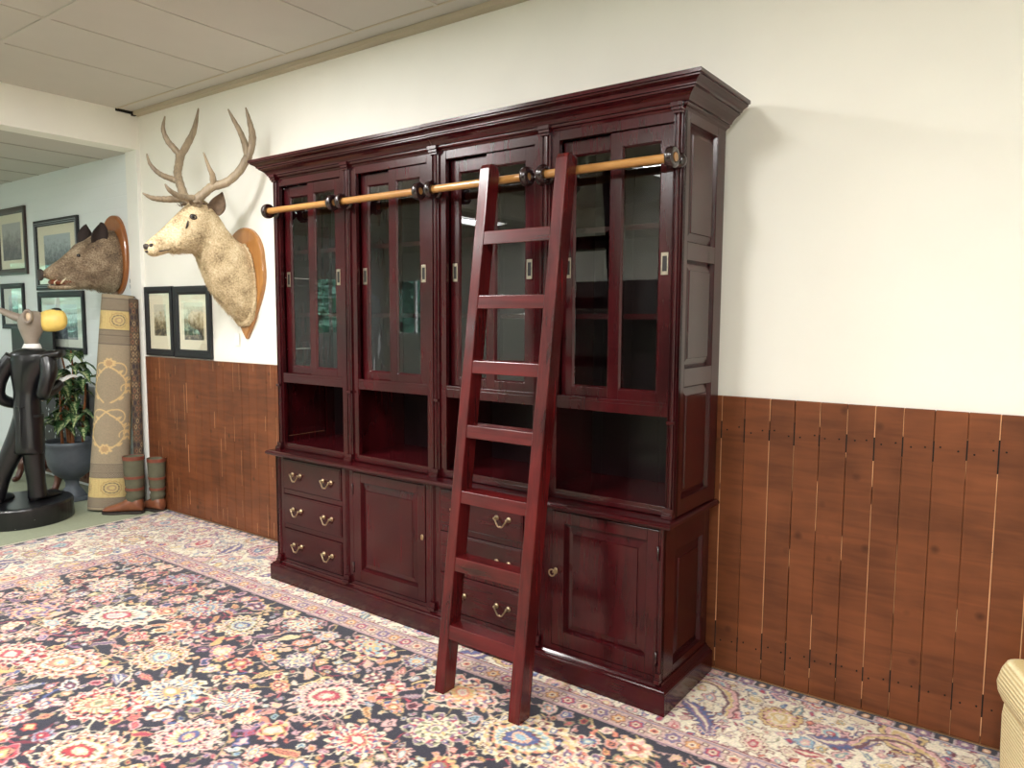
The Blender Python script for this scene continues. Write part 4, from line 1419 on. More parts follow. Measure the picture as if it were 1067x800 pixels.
mo_ = MB().tube([(-0.0, -0.700, 1.925 - SZ), (0.030, -0.675, 1.925 - SZ), (0.047, -0.635, 1.930 - SZ), (0.055, -0.575, 1.945 - SZ)], [0.0075, 0.006, 0.004, 0.002], 6)
mo_.tube([(-0.0, -0.700, 1.925 - SZ), (-0.030, -0.675, 1.925 - SZ), (-0.047, -0.635, 1.930 - SZ), (-0.055, -0.575, 1.945 - SZ)], [0.0075, 0.006, 0.004, 0.002], 6)
mo_.ball((0, -0.694, 1.955 - SZ), .024, 8, (1.2, .75, .8))
mo_.build('mouth', M['nose'], stag, smooth=True)
NEAR = [
    ([(-2.05, -0.37, 2.240), (-2.05, -0.400, 2.259), (-2.01, -0.364, 2.306), (-1.97, -0.328, 2.351), (-1.9, -0.271, 2.38), (-1.84, -0.216, 2.453), (-1.80, -0.182, 2.543)], (0.033, 0.031, 0.028, 0.028, 0.027, 0.026, 0.026)),
    ([(-1.80, -0.182, 2.53), (-1.80, -0.200, 2.617), (-1.80, -0.232, 2.687), (-1.81, -0.271, 2.756), (-1.82, -0.298, 2.812)], (0.022, 0.020, 0.017, 0.012, 0.004)),
    ([(-1.80, -0.182, 2.53), (-1.78, -0.166, 2.609), (-1.76, -0.171, 2.673), (-1.75, -0.196, 2.746), (-1.75, -0.221, 2.828)], (0.024, 0.024, 0.022, 0.016, 0.004)),
    ([(-2.04, -0.39, 2.276), (-2.04, -0.457, 2.272), (-2.03, -0.526, 2.276), (-2.02, -0.586, 2.302), (-2.02, -0.609, 2.333)], (0.024, 0.021, 0.018, 0.013, 0.004)),
    ([(-1.965, -0.322, 2.352), (-1.93, -0.348, 2.413), (-1.92, -0.375, 2.454), (-1.92, -0.411, 2.543)], (0.022, 0.018, 0.013, 0.004))]
FAR = [
    ([(-2.14, -0.38, 2.250), (-2.15, -0.405, 2.277), (-2.18, -0.399, 2.316), (-2.27, -0.37, 2.402), (-2.34, -0.34, 2.475), (-2.38, -0.304, 2.544), (-2.41, -0.274, 2.619)], (0.033, 0.031, 0.028, 0.027, 0.026, 0.026, 0.030)),
    ([(-2.40, -0.28, 2.60), (-2.43, -0.315, 2.658), (-2.45, -0.338, 2.696), (-2.46, -0.36, 2.768), (-2.46, -0.344, 2.855)], (0.022, 0.021, 0.019, 0.014, 0.004)),
    ([(-2.40, -0.28, 2.60), (-2.41, -0.219, 2.695), (-2.40, -0.174, 2.797), (-2.39, -0.144, 2.94)], (0.024, 0.024, 0.019, 0.004)),
    ([(-2.27, -0.37, 2.405), (-2.30, -0.394, 2.420), (-2.32, -0.451, 2.438), (-2.34, -0.486, 2.465), (-2.36, -0.515, 2.51), (-2.36, -0.532, 2.567)], (0.022, 0.021, 0.018, 0.015, 0.011, 0.004)),
    ([(-2.15, -0.40, 2.283), (-2.17, -0.478, 2.272), (-2.19, -0.542, 2.266), (-2.20, -0.598, 2.268), (-2.21, -0.65, 2.291)], (0.024, 0.022, 0.019, 0.015, 0.004))]
for side in (NEAR, FAR):
    a = MB()
    for pts, rad in side:
        pth = smoothpath([L3(p) for p in pts], 5)
        rs = np.interp(np.linspace(0, len(rad) - 1, len(pth)), range(len(rad)), rad)
        rs = [r * (1 + 0.06 * math.sin(i * 2.3)) for i, r in enumerate(rs)]
        a.tube(pth, rs, 10)
    b0 = Vector(L3(side[0][0][1]))
    a.ball((b0.x, b0.y + .004, b0.z - .006), 0.040, 8, (1, 1, .5))
    a.build('antler', M['antler'], stag, smooth=True)
for s in (-1, 1):          # dark gland slit below the eye, dark tufts at the antler foot
    MB().tube([(s * .0835, -.470, 2.128 - SZ), (s * .086, -.478, 2.100 - SZ), (s * .083, -.486, 2.078 - SZ)], [.004, .007, .003], 8).build('gland', M['nose'], stag, smooth=True)
    tf = MB(); tr2 = random.Random(8 + s)
    for k in range(60):
        a = tr2.uniform(0, 6.28); b0 = Vector((s * .062 + .05 * math.cos(a), -.375 + .05 * math.sin(a), 2.235 - SZ))
        d = Vector((math.cos(a) * .7, math.sin(a) * .7, tr2.uniform(.2, .9))).normalized() * tr2.uniform(.02, .045)
        w = Vector((-math.sin(a), math.cos(a), 0)) * .005
        tf.add([b0 - w, b0 + w, b0 + d], [(0, 1, 2)])
    tf.build('tuft', M['ear_stag'], stag)
tg = MB().box(-0.150, -0.098, -0.012, -0.0105, -0.045, 0.040)
tg.tube([(-0.12, -0.011, 0.036), (-0.10, -0.016, 0.075), (-0.07, -0.02, 0.10)], 0.0012, 5)
tag(tg.build('price_tag', M['tag'], stag), 'white paper price tag hanging from the shield')

# ---- wild boar
BX_, BY_, BZ = -3.88, 0.0, 1.70
boar = empty('boar_trophy', (BX_, BY_, BZ), 0, 'brown wild boar head with bared tusks on a reddish wooden shield on the white wall', 'hunting trophy')
bsh = MB()
out = []
for t in np.linspace(0, 2 * math.pi, 40, endpoint=False):
    out.append((0.205 * math.copysign(abs(math.cos(t)) ** .9, math.cos(t)), 0.325 + 0.325 * math.copysign(abs(math.sin(t)) ** .95, math.sin(t))))
bsh.loft([[(x, -0.001, z) for x, z in out], [(x, -0.022, z) for x, z in out], [(x * .97, -0.032, (z - .325) * .975 + .325) for x, z in out], [(x * .92, -0.034, (z - .325) * .94 + .325) for x, z in out]])
bsh.build('shield', M['plaque_red'], boar)
boar_secs = [(-0.030, 2.225, -0.028, 1.735, 0.165), (-0.070, 2.225, -0.075, 1.715, 0.175), (-0.130, 2.215, -0.140, 1.735, 0.160), (-0.185, 2.175, -0.215, 1.748, 0.140), (-0.245, 2.130, -0.290, 1.755, 0.122),
             (-0.305, 2.098, -0.345, 1.755, 0.110), (-0.355, 2.048, -0.395, 1.765, 0.092), (-0.405, 1.998, -0.435, 1.778, 0.076), (-0.460, 1.950, -0.480, 1.795, 0.063), (-0.515, 1.908, -0.525, 1.812, 0.053),
             (-0.555, 1.872, -0.558, 1.820, 0.044), (-0.572, 1.866, -0.574, 1.815, 0.046), (-0.586, 1.860, -0.585, 1.822, 0.038)]
brings = [[(x, y, z - BZ) for x, y, z in r] for r in profile_loft([(*s, 0.0) for s in boar_secs], 24, 2.2, 0.03, 3, 6)]
MB().loft(brings).build('head_and_neck', M['boar_fur'], boar, smooth=True)
fur(brings, 5200, 0.042, 'bristles', M['boar_fur'], boar, 9, skip_last=10, lift=0.4)
jaw = MB()
jr = []
for y, zt, zb, hw in ((-0.34, 1.800, 1.738, 0.066), (-0.40, 1.782, 1.732, 0.054), (-0.46, 1.770, 1.732, 0.042), (-0.51, 1.766, 1.738, 0.031), (-0.528, 1.764, 1.744, 0.018)):
    jr.append([(hw * math.cos(t), y, (zt + zb) / 2 - BZ + (zt - zb) / 2 * math.sin(t)) for t in np.linspace(0, 6.283, 14, endpoint=False)])
jaw.loft(jr).build('lower_jaw', M['boar_fur'], boar, smooth=True)
MB().loft([[(hw * math.cos(t), y, z - BZ + h * math.sin(t)) for t in np.linspace(0, 6.283, 12, endpoint=False)] for y, z, h, hw in ((-0.355, 1.800, .022, .080), (-0.40, 1.797, .030, .075), (-0.46, 1.793, .026, .060), (-0.51, 1.790, .016, .046))]).build('mouth', M['mouth'], boar, smooth=True)
for s in (-1, 1):
    MB().tube(smoothpath([(s * .045, -.455, 1.782 - BZ), (s * .066, -.450, 1.795 - BZ), (s * .072, -.430, 1.820 - BZ), (s * .066, -.405, 1.838 - BZ)], 4), list(np.linspace(.009, .002, 13)), 8).build('tusk', M['tusk'], boar, smooth=True)
    MB().tube(smoothpath([(s * .038, -.495, 1.772 - BZ), (s * .055, -.505, 1.788 - BZ), (s * .058, -.485, 1.806 - BZ)], 4), list(np.linspace(.007, .002, 9)), 8).build('tusk', M['tusk'], boar, smooth=True)
    MB().ball((s * .094, -.338, 2.000 - BZ), .014, 7).build('eye', M['eye'], boar, smooth=True)
    e = MB(); rings = []
    base = Vector((s * .105, -.190, 2.105 - BZ)); d = Vector((s * .30, .12, 1)).normalized(); sd = Vector((0, -1, 0)); nn = Vector((s, 0, -.3)).normalized()
    for k in range(10):
        t = k / 9
        hw = 0.060 * math.sin(math.pi * (.24 + .74 * t) ** .95) ** .8 + .003
        ring = [base + d * .165 * t + sd * hw * q + nn * (-.028 * (1 - q * q)) for q in np.linspace(-1, 1, 7)]
        ring += [base + d * .165 * t + sd * hw * q + nn * (-.028 * (1 - q * q) - .008) for q in np.linspace(1, -1, 7)]
        rings.append(ring)
    e.loft(rings).build('ear', M['ear_dark'], boar, smooth=True)
MB().lathe([(.001, -.004), (.030, -.004), (.043, 0), (.046, .012), (.040, .02)], 18, (0, -0.588, 1.842 - BZ), 'y').build('snout_disc', M['nose'], boar, smooth=True)


# ================================================================== PICTURES
def print_mat(name, sky, mid, dark, scale=16.0, seed=0.0):
    mt, n, b = new_mat(name)
    b.inputs['Roughness'].default_value = 0.8
    tc = n.nodes.new('ShaderNodeTexCoord')
    mp = n.nodes.new('ShaderNodeMapping'); mp.inputs['Location'].default_value = (seed, 0, seed * .7)
    n.links.new(tc.outputs['Object'], mp.inputs['Vector'])
    ns = n.nodes.new('ShaderNodeTexNoise'); ns.inputs['Scale'].default_value = scale; ns.inputs['Detail'].default_value = 8; ns.inputs['Roughness'].default_value = .7
    n.links.new(mp.outputs['Vector'], ns.inputs['Vector'])
    sp = n.nodes.new('ShaderNodeSeparateXYZ'); n.links.new(tc.outputs['Generated'], sp.inputs[0])
    mr = n.nodes.new('ShaderNodeMapRange'); mr.inputs['From Min'].default_value = 0.25; mr.inputs['From Max'].default_value = 0.95
    mr.inputs['To Min'].default_value = -0.16; mr.inputs['To Max'].default_value = 0.30
    n.links.new(sp.outputs['Z'], mr.inputs['Value'])
    ad = n.nodes.new('ShaderNodeMath'); n.links.new(ns.outputs['Fac'], ad.inputs[0]); n.links.new(mr.outputs[0], ad.inputs[1])
    rp = n.nodes.new('ShaderNodeValToRGB')
    rp.color_ramp.elements[0].position = 0.30; rp.color_ramp.elements[0].color = dark
    rp.color_ramp.elements[1].position = 0.70; rp.color_ramp.elements[1].color = sky
    e = rp.color_ramp.elements.new(0.46); e.color = mid
    n.links.new(ad.outputs[0], rp.inputs['Fac']); n.links.new(rp.outputs['Color'], b.inputs['Base Color'])
    return mt


def picture(x0, x1, z0, z1, fw, label, frame_mat, mount_mat, pm_, group=None, inner=(0.2, 0.2, 0.2, 0.3), slip=False, depth=0.022, glass=True):
    """inner: mount margins left, right, top, bottom as fractions of the mount."""
    w, h = x1 - x0, z1 - z0
    root = empty('framed_picture', ((x0 + x1) / 2, 0.0, z0), 0, label, 'framed picture', group)
    a, b = -w / 2, w / 2
    f = MB(); yb, yf = -0.002, -depth
    prof = [(0, yb), (0, yf), (fw * .25, yf - .003), (fw * .7, yf), (fw * .85, yf + .006), (fw, yf + .008), (fw, yb - .004)]
    rings = []
    for o, y in prof: rings.append([(a + o, y, o), (b - o, y, o), (b - o, y, h - o), (a + o, y, h - o)])
    f.loft(rings, cap=False)
    f.build('frame', frame_mat, root)
    if slip:
        s = MB(); q = fw * .5
        for o in (fw * .42, fw * .72):
            t = fw * .09
            s.box(a + o, b - o, yf - .0035, yf - .001, o, o + t).box(a + o, b - o, yf - .0035, yf - .001, h - o - t, h - o)
            s.box(a + o, a + o + t, yf - .0035, yf - .001, o, h - o).box(b - o - t, b - o, yf - .0035, yf - .001, o, h - o)
        s.build('frame_line', M['slip'], root)
    MB().box(a + fw * .9, b - fw * .9, -.008, -.005, fw * .9, h - fw * .9).build('mount', mount_mat, root)
    mw, mh = w - 2 * fw, h - 2 * fw
    l, r, t, bt = inner
    MB().box(a + fw + l * mw, b - fw - r * mw, -.0095, -.0078, fw + bt * mh, h - fw - t * mh).build('print', pm_, root)
    if glass:
        tag(MB().box(a + fw * .95, b - fw * .95, -.0135, -.012, fw * .95, h - fw * .95).build('glass_pane', M['picglass'], root), 'clear picture glass')
    return root


sep = print_mat('sepia hunting print', lin(214, 206, 184), lin(150, 138, 112), lin(66, 62, 54), 22, 1.3)
grey = print_mat('grey woodland print', lin(176, 186, 190), lin(110, 122, 126), lin(58, 66, 72), 26, 4.1)
blu = print_mat('faded landscape print', lin(182, 180, 178), lin(122, 116, 116), lin(74, 74, 80), 9, 7.7)
pale = print_mat('pale figure print', lin(206, 214, 216), lin(150, 160, 166), lin(92, 102, 112), 24, 2.9)
sep2 = print_mat('sepia riders print', lin(206, 200, 180), lin(146, 134, 106), lin(58, 56, 48), 30, 9.3)
LWG = 'hunting prints above the wooden panelling'
picture(-3.432, -3.032, 1.225, 1.760, 0.052, 'left black framed print of the pair under the stag, with the smaller darker picture', M['frame_black'], M['mat_cream'], sep2, LWG, (0.22, 0.20, 0.20, 0.24))
picture(-3.018, -2.530, 1.222, 1.756, 0.062, 'right black framed print of the pair under the stag, with the larger paler picture', M['frame_black'], M['mat_cream'], sep, LWG, (0.18, 0.12, 0.14, 0.18))
BWG = 'framed pictures on the white block wall'
picture(-6.230, -5.560, 1.925, 2.570, 0.060, 'large brown framed landscape at the top left of the block wall', M['frame_brown'], M['mat_cream'], blu, BWG, (0.10, 0.13, 0.16, 0.16))
picture(-5.375, -4.500, 1.765, 2.402, 0.055, 'black framed woodland picture with pale lines, behind the boar snout', M['frame_black'], M['mat_cream'], grey, BWG, (0.17, 0.15, 0.16, 0.20), slip=True)
picture(-6.210, -5.680, 1.395, 1.842, 0.050, 'small black framed print below the brown framed landscape', M['frame_black'], M['mat_white'], pale, BWG, (0.25, 0.25, 0.18, 0.22))
picture(-5.365, -4.460, 1.190, 1.750, 0.055, 'black framed print below the boar, its glass mirroring the bright windows', M['frame_black'], M['mat_white'], pale, BWG, (0.12, 0.12, 0.14, 0.16), slip=False)
# switch plate beside the boar shield
sw = empty('light_switch', (-3.640, -0.0, 1.735), 0, 'small white double switch plate on the jamb, right of the boar shield', 'light switch')
MB().box(-0.022, 0.022, -0.012, -0.001, 0.0, 0.11).build('plate', M['white'], sw, bevel=0.003)
for z in (0.018, 0.062): MB().box(-0.014, 0.014, -0.017, -0.011, z, z + 0.032).build('button', M['slip'], sw, bevel=0.002)


# ================================================================== THINGS IN THE OPENING AND BEYOND
# ---- butler statue, seen from behind
ST = empty('butler_statue', (-3.835, -0.815, 0.0), 0,
           'black tailcoated butler statue with grey animal head and yellow beak on a round black base', 'statue',
           rot=(0, 0, math.atan2(-0.81153, 0.58431) + math.pi / 2 + math.pi / 2 - math.pi / 2))
fh = Vector((FWD.x, FWD.y, 0)).normalized()
ST.rotation_euler = (0, 0, math.atan2(fh.y, fh.x) - math.pi / 2)      # local +y looks away from the room, local +x to the right
bs = MB().lathe([(0.339, 0.0), (0.345, 0.006), (0.345, 0.135), (0.337, 0.147), (0.310, 0.150), (0.002, 0.150)], 56)
bs.build('base', M['black_gloss'], ST, bevel=0.004, smooth=False)
chips = MB()
for a, z, w in ((-1.9, .142, .012), (-1.62, .140, .018), (-1.25, .143, .012), (-0.75, .060, .006), (-1.5, .02, .009), (-2.2, .09, .006), (-1.1, .012, .006)):
    for k in range(3):
        t = a + k * w * .9
        chips.ball((0.343 * math.cos(t), 0.343 * math.sin(t), z + .002 * (k % 2)), w * .35, 4, (1, 1, .5))
tag(chips.build('paint_chips', M['shirt'], ST), 'pale chips in the black paint')


def ell(cx, cy, z, rx, ry, n=20, ph=0.0, fl=0.0):
    return [(cx + rx * math.cos(t + ph) * (1 + fl * math.cos(4 * t)), cy + ry * math.sin(t + ph), z) for t in np.linspace(0, 2 * math.pi, n, endpoint=False)]


def limb(pts, rad, n=16):
    pth = smoothpath(pts, 5)
    rs = np.interp(np.linspace(0, len(rad) - 1, len(pth)), range(len(rad)), rad)
    return pth, list(rs)


# trousers and shoes
for pts, rad, nm in (([(0.085, 0.0, 0.80), (0.045, -0.02, 0.66), (-0.025, -0.04, 0.50), (-0.085, -0.07, 0.33), (-0.115, -0.09, 0.17)], (0.085, 0.082, 0.072, 0.060, 0.052), 'trouser_leg'),
                     ([(0.115, 0.0, 0.80), (0.118, 0.0, 0.60), (0.120, 0.0, 0.42), (0.122, 0.01, 0.28), (0.124, 0.015, 0.17)], (0.085, 0.080, 0.068, 0.062, 0.068), 'trouser_leg')):
    p_, r_ = limb(pts, rad)
    MB().tube(p_, r_, 16).build(nm, M['black_gloss'], ST, smooth=True)
for cx, cy, a in ((-0.118, -0.03, 1.75), (0.135, 0.075, 1.25)):
    MB().loft([[(cx + d * math.cos(a) + w * math.cos(t) * -math.sin(a), cy + d * math.sin(a) + w * math.cos(t) * math.cos(a), 0.150 + h * max(0, math.sin(t))) for t in np.linspace(0, 6.283, 16, endpoint=False)]
               for d, w, h in ((-0.115, .020, .030), (-0.09, .042, .055), (-0.03, .046, .065), (0.04, .050, .055), (0.10, .046, .042), (0.13, .026, .028))]).build('shoe', M['black_gloss'], ST, smooth=True)
# tailcoat
ct = MB()
secs = [(0.510, .108, -.035, .098, .070), (0.530, .108, -.030, .100, .092), (0.65, .104, -.018, .098, .095), (0.78, .098, -.008, .094, .092), (0.90, .094, -.004, .088, .084), (0.97, .094, .0, .088, .080), (1.05, .104, .002, .108, .088),
        (1.13, .120, .002, .135, .092), (1.20, .135, .0, .160, .090), (1.245, .142, .0, .165, .082), (1.275, .142, .004, .125, .068), (1.292, .140, .008, .062, .050), (1.300, .140, .010, .045, .042)]
rings = []
for i in range(len(secs) - 1):
    for k in range(3):
        t = k / 3
        z, cx, cy, rx, ry = [a + (b - a) * t for a, b in zip(secs[i], secs[i + 1])]
        rings.append(ell(cx, cy, z, rx, ry, 28))
rings.append(ell(secs[-1][1], secs[-1][2], secs[-1][0], secs[-1][3], secs[-1][4], 28))
ct.loft(rings)
ct.build('tailcoat', M['black_gloss'], ST, smooth=True)
vt = MB().tube([(.108, -.112, .86), (.108, -.114, .70), (.110, -.106, .52)], 0.0035, 6)
vt.tube([(.075, -.098, .865), (.108, -.110, .865), (.138, -.098, .865)], 0.003, 6)
vt.build('coat_vent', M['black_gloss'], ST, smooth=True)
for pts, rad in (([(0.015, -.005, 1.225), (-0.045, -.03, 1.14), (-0.078, -.05, 1.02), (-0.082, -.04, .93), (-0.04, .03, .88), (0.0, .07, .90)], (.062, .056, .046, .044, .040, .034)),
                 ([(0.255, 0.0, 1.215), (0.285, -.03, 1.12), (0.262, -.055, 1.00), (0.235, -.03, .95), (0.255, .06, .98), (0.275, .115, 1.03)], (.066, .058, .046, .044, .040, .034))):
    p_, r_ = limb(pts, rad)
    MB().tube(p_, r_, 16).build('sleeve', M['black_gloss'], ST, smooth=True)
# the tray arm's cape like raised shoulder
MB().loft([ell(.20 + .165 * t, .01 + .02 * t, 1.232 + .030 * t, .085 * (1 - .55 * t) + .012, .075 * (1 - .5 * t), 18) if False else [(.185 + .18 * t, .01 + (.085 * (1 - .45 * t)) * math.cos(q), 1.225 + .032 * t + (.048 * (1 - .40 * t)) * math.sin(q)) for q in np.linspace(0, 6.283, 18, endpoint=False)] for t in (0, .2, .4, .6, .8, .93, 1.0)]).build('shoulder', M['black_gloss'], ST, smooth=True)


def hand(side, c, d, up):
    """Open hand with palm, four fingers and a thumb."""
    h = MB(); d = Vector(d).normalized(); up = Vector(up).normalized(); sd = d.cross(up).normalized(); c = Vector(c)
    h.loft([[c + d * l + sd * w * math.cos(t) + up * .011 * math.sin(t) for t in np.linspace(0, 6.283, 12, endpoint=False)] for l, w in ((-.012, .018), (.0, .024), (.035, .034), (.065, .034), (.078, .028))])
    for k, ln in enumerate((.058, .066, .062, .048)):
        b = c + d * .068 + sd * (-.026 + .0175 * k)
        h.tube([b, b + d * ln * .5 - up * .004, b + d * ln * .8 - up * .014, b + d * ln * .92 - up * .026], [.0088, .0084, .0076, .005], 8)
    b = c + d * .018 - sd * .030
    h.tube([b, b + d * .022 - sd * .020, b + d * .050 - sd * .024 - up * .008], [.010, .009, .006], 8)
    h.build('hand', M['shirt'], ST, smooth=True)


hand(1, (0.278, .125, 1.04), (.25, .85, .35), (-.2, -.4, 1))
hand(-1, (0.01, .080, .905), (.8, .4, .1), (-.3, .5, .8))
MB().loft([ell(.140, .012, 1.286, .070, .056, 20), ell(.142, .014, 1.312, .060, .050, 20), ell(.142, .014, 1.326, .052, .044, 20), ell(.142, .014, 1.322, .040, .034, 20)]).build('collar', M['shirt'], ST, smooth=True)
hd = MB()
hsecs = [(1.300, .140, .012, .044, .040), (1.350, .138, .014, .048, .046), (1.395, .138, .018, .066, .062), (1.440, .140, .026, .086, .082), (1.480, .142, .032, .096, .094), (1.515, .144, .034, .094, .092), (1.545, .146, .032, .074, .074), (1.562, .147, .030, .044, .044), (1.568, .147, .030, .010, .010)]
hd.loft([ell(cx, cy, z, rx, ry, 24) for z, cx, cy, rx, ry in hsecs]).build('head', M['grey_paint'], ST, smooth=True)
# long pointed ear to the left, cupped ear turned to the room
p_, r_ = limb([(.085, .02, 1.505), (.03, .01, 1.525), (-.04, -.005, 1.560), (-.115, -.015, 1.600)], (.052, .050, .038, .008))
MB().tube(p_, r_, 14, squash=(1, .6)).build('ear', M['grey_paint'], ST, smooth=True)
er = MB()
rings = []
c0 = Vector((.176, -.052, 1.520)); dr = Vector((.28, -.86, .12)).normalized(); a_ = Vector((.9, .30, 0)).normalized(); b_ = dr.cross(a_)
for l, r in ((-.02, .040), (.02, .052), (.045, .054), (.060, .048), (.062, .040), (.045, .032), (.015, .018)):
    rings.append([c0 + dr * l + a_ * r * .62 * math.cos(t) + b_ * r * 1.05 * math.sin(t) for t in np.linspace(0, 6.283, 18, endpoint=False)])
er.loft(rings).build('ear', M['grey_paint'], ST, smooth=True)
MB().ball(c0 + dr * .030 + a_ * .004, .026, 8, (.8, .6, 1.2)).build('ear_lining', M['ear_in'], ST, smooth=True)
bk_ = MB(); rings = []
for t, rx in ((0, .070), (.15, .078), (.35, .082), (.55, .082), (.75, .076), (.88, .062), (.96, .040), (1.0, .012)):
    c0 = Vector((.205 + .150 * t, .05 + .06 * t, 1.488 + .022 * t))
    a_ = Vector((-.35, .93, 0)).normalized()
    w = 1 + (.02 if int(t * 100) % 2 else -.01)
    rings.append([c0 + a_ * rx * .85 * w * math.cos(q) + Vector((-.12, 0, 1)).normalized() * rx * w * math.sin(q) for q in np.linspace(0, 6.283, 22, endpoint=False)])
bk_.loft(rings).build('beak', M['yellow'], ST, smooth=True)
MB().ball((.290, .085, 1.572), .036, 8, (1.1, .8, .55)).build('nostril', M['black_gloss'], ST, smooth=True)

# ---- black lacquer screen on a carved wooden foot rail
SC = empty('lacquer_screen', (-4.80, -0.055, 0.0), 0, 'black lacquer screen with pearl inlay on a carved reddish wooden stand, behind the statue', 'screen')
MB().box(-1.04, -.14, -.028, .0, .24, 1.415).build('tall_panel', M['black_lacq'], SC, bevel=.006)
MB().box(-.135, .45, -.030, .0, .24, 0.95).build('low_panel', M['black_lacq'], SC, bevel=.006)
fr_ = MB()
fr_.box(-.135, .45, -.036, -.030, .92, .95).box(-.135, -.105, -.036, -.030, .27, .92).box(.42, .45, -.036, -.030, .27, .92)
fr_.build('panel_border', M['black_gloss'], SC, bevel=.003)
inl = MB(); q_ = random.Random(3)
for k in range(95):
    x = q_.uniform(-.40, .40); z = q_.uniform(.30, .88)
    if x < -.14 and q_.random() < .3: continue
    a = q_.choice([0.2, 1.2, 1.45, 1.57, 1.75, 2.6]); L = q_.uniform(.012, .05); w = q_.uniform(.003, .007)
    y = -.0305 if x > -.137 else -.0285
    dx, dz = math.cos(a) * L / 2, math.sin(a) * L / 2; nx_, nz_ = -math.sin(a) * w, math.cos(a) * w
    inl.add([(x - dx, y, z - dz), (x + nx_, y - .0006, z + nz_), (x + dx, y, z + dz), (x - nx_, y - .0006, z - nz_)], [(0, 1, 2, 3)])
io = inl.build('inlay', M['pearl'], SC); tag(io, 'white pearl inlay')
gm = MB()
for (x, z, r) in ((-.70, 1.31, .020), (-.70, 1.27, .028), (-.705, 1.225, .022), (-.71, 1.18, .030), (-.715, 1.13, .020)): gm.ball((x, -.034, z), r, 6, (.7, .35, 1))
tag(gm.build('ornament', M['brass'], SC, smooth=True), 'gilt ornament')
br_ = MB()
for k in range(8):
    x = -.90 + .172 * k
    br_.box(x, x + .172, -.055, .03, .075, .225).ball((x + .086, -.055, .15), .05, 6, (1.3, .35, .9))
br_.build('carved_rail', M['wood_base'], SC, bevel=.006)
MB().box(-1.04, .50, -.075, .045, .225, .243).build('ledge', M['marble'], SC, bevel=.004)
for x in (-.52, -.12, .24):
    p_ = smoothpath([(x, -.03, .20), (x + .01, -.12, .205), (x + .03, -.19, .17), (x + .035, -.215, .10), (x + .05, -.25, .035), (x + .06, -.29, .028)], 5)
    MB().tube(p_, list(np.interp(np.linspace(0, 5, len(p_)), range(6), (.050, .048, .040, .028, .026, .022))), 12).build('foot', M['wood_base'], SC, smooth=True)

# ---- leafy plant in a grey urn
UX, UY = -4.155, -0.310
UR = empty('potted_plant', (UX, UY, 0.0), 0, 'variegated leafy plant in a grey footed metal urn, left of the rolled carpet', 'potted plant')
ub = MB()
ub.box(-.105, .105, -.105, .105, 0.0, .035)
ub.lathe([(.001, .035), (.100, .035), (.094, .055), (.075, .085), (.052, .115), (.048, .15), (.056, .165), (.058, .178), (.085, .195), (.135, .235), (.168, .30), (.180, .37), (.182, .43), (.190, .455), (.196, .470), (.203, .484), (.201, .500), (.194, .506), (.184, .500), (.178, .47), (.001, .455)], 40)
ub.build('urn', M['zinc'], UR, bevel=.002, smooth=True)
MB().lathe([(.181, .452), (.17, .462), (.09, .470), (.001, .472)], 28).build('soil', M['soil'], UR, smooth=True)
stems = MB(); heads = []
pr = random.Random(12)
for (x, y, h, lean) in ((-.04, .02, .78, -.05), (.05, .0, .80, .04), (.0, -.06, .64, -.02), (.09, .06, .58, .06), (-.10, .03, .50, -.07)):
    pth = smoothpath([(x, y, .45), (x + lean * .3, y, .45 + h * .35), (x + lean, y + .01, .45 + h * .75), (x + lean * 1.6, y - .01, .45 + h)], 4)
    stems.tube(pth, list(np.linspace(.013, .006, len(pth))), 8); heads.append(pth)
stems.build('stem', M['cane'], UR, smooth=True)


def leaf_mat():
    mt, n, b = new_mat('variegated leaf')
    b.inputs['Roughness'].default_value = .38
    at = n.nodes.new('ShaderNodeAttribute'); at.attribute_name = 'rib'
    tc = n.nodes.new('ShaderNodeTexCoord')
    ns = n.nodes.new('ShaderNodeTexNoise'); ns.inputs['Scale'].default_value = 60; ns.inputs['Detail'].default_value = 4
    n.links.new(tc.outputs['Object'], ns.inputs['Vector'])
    ad = n.nodes.new('ShaderNodeMath'); ad.operation = 'ADD'
    n.links.new(at.outputs['Fac'], ad.inputs[0]); n.links.new(ns.outputs['Fac'], ad.inputs[1])
    rp = n.nodes.new('ShaderNodeValToRGB')
    rp.color_ramp.elements[0].position = .56; rp.color_ramp.elements[0].color = lin(190, 196, 146)
    rp.color_ramp.elements[1].position = .98; rp.color_ramp.elements[1].color = lin(34, 64, 38)
    e = rp.color_ramp.elements.new(.80); e.color = lin(70, 104, 60)
    n.links.new(ad.outputs[0], rp.inputs['Fac']); n.links.new(rp.outputs['Color'], b.inputs['Base Color'])
    return mt


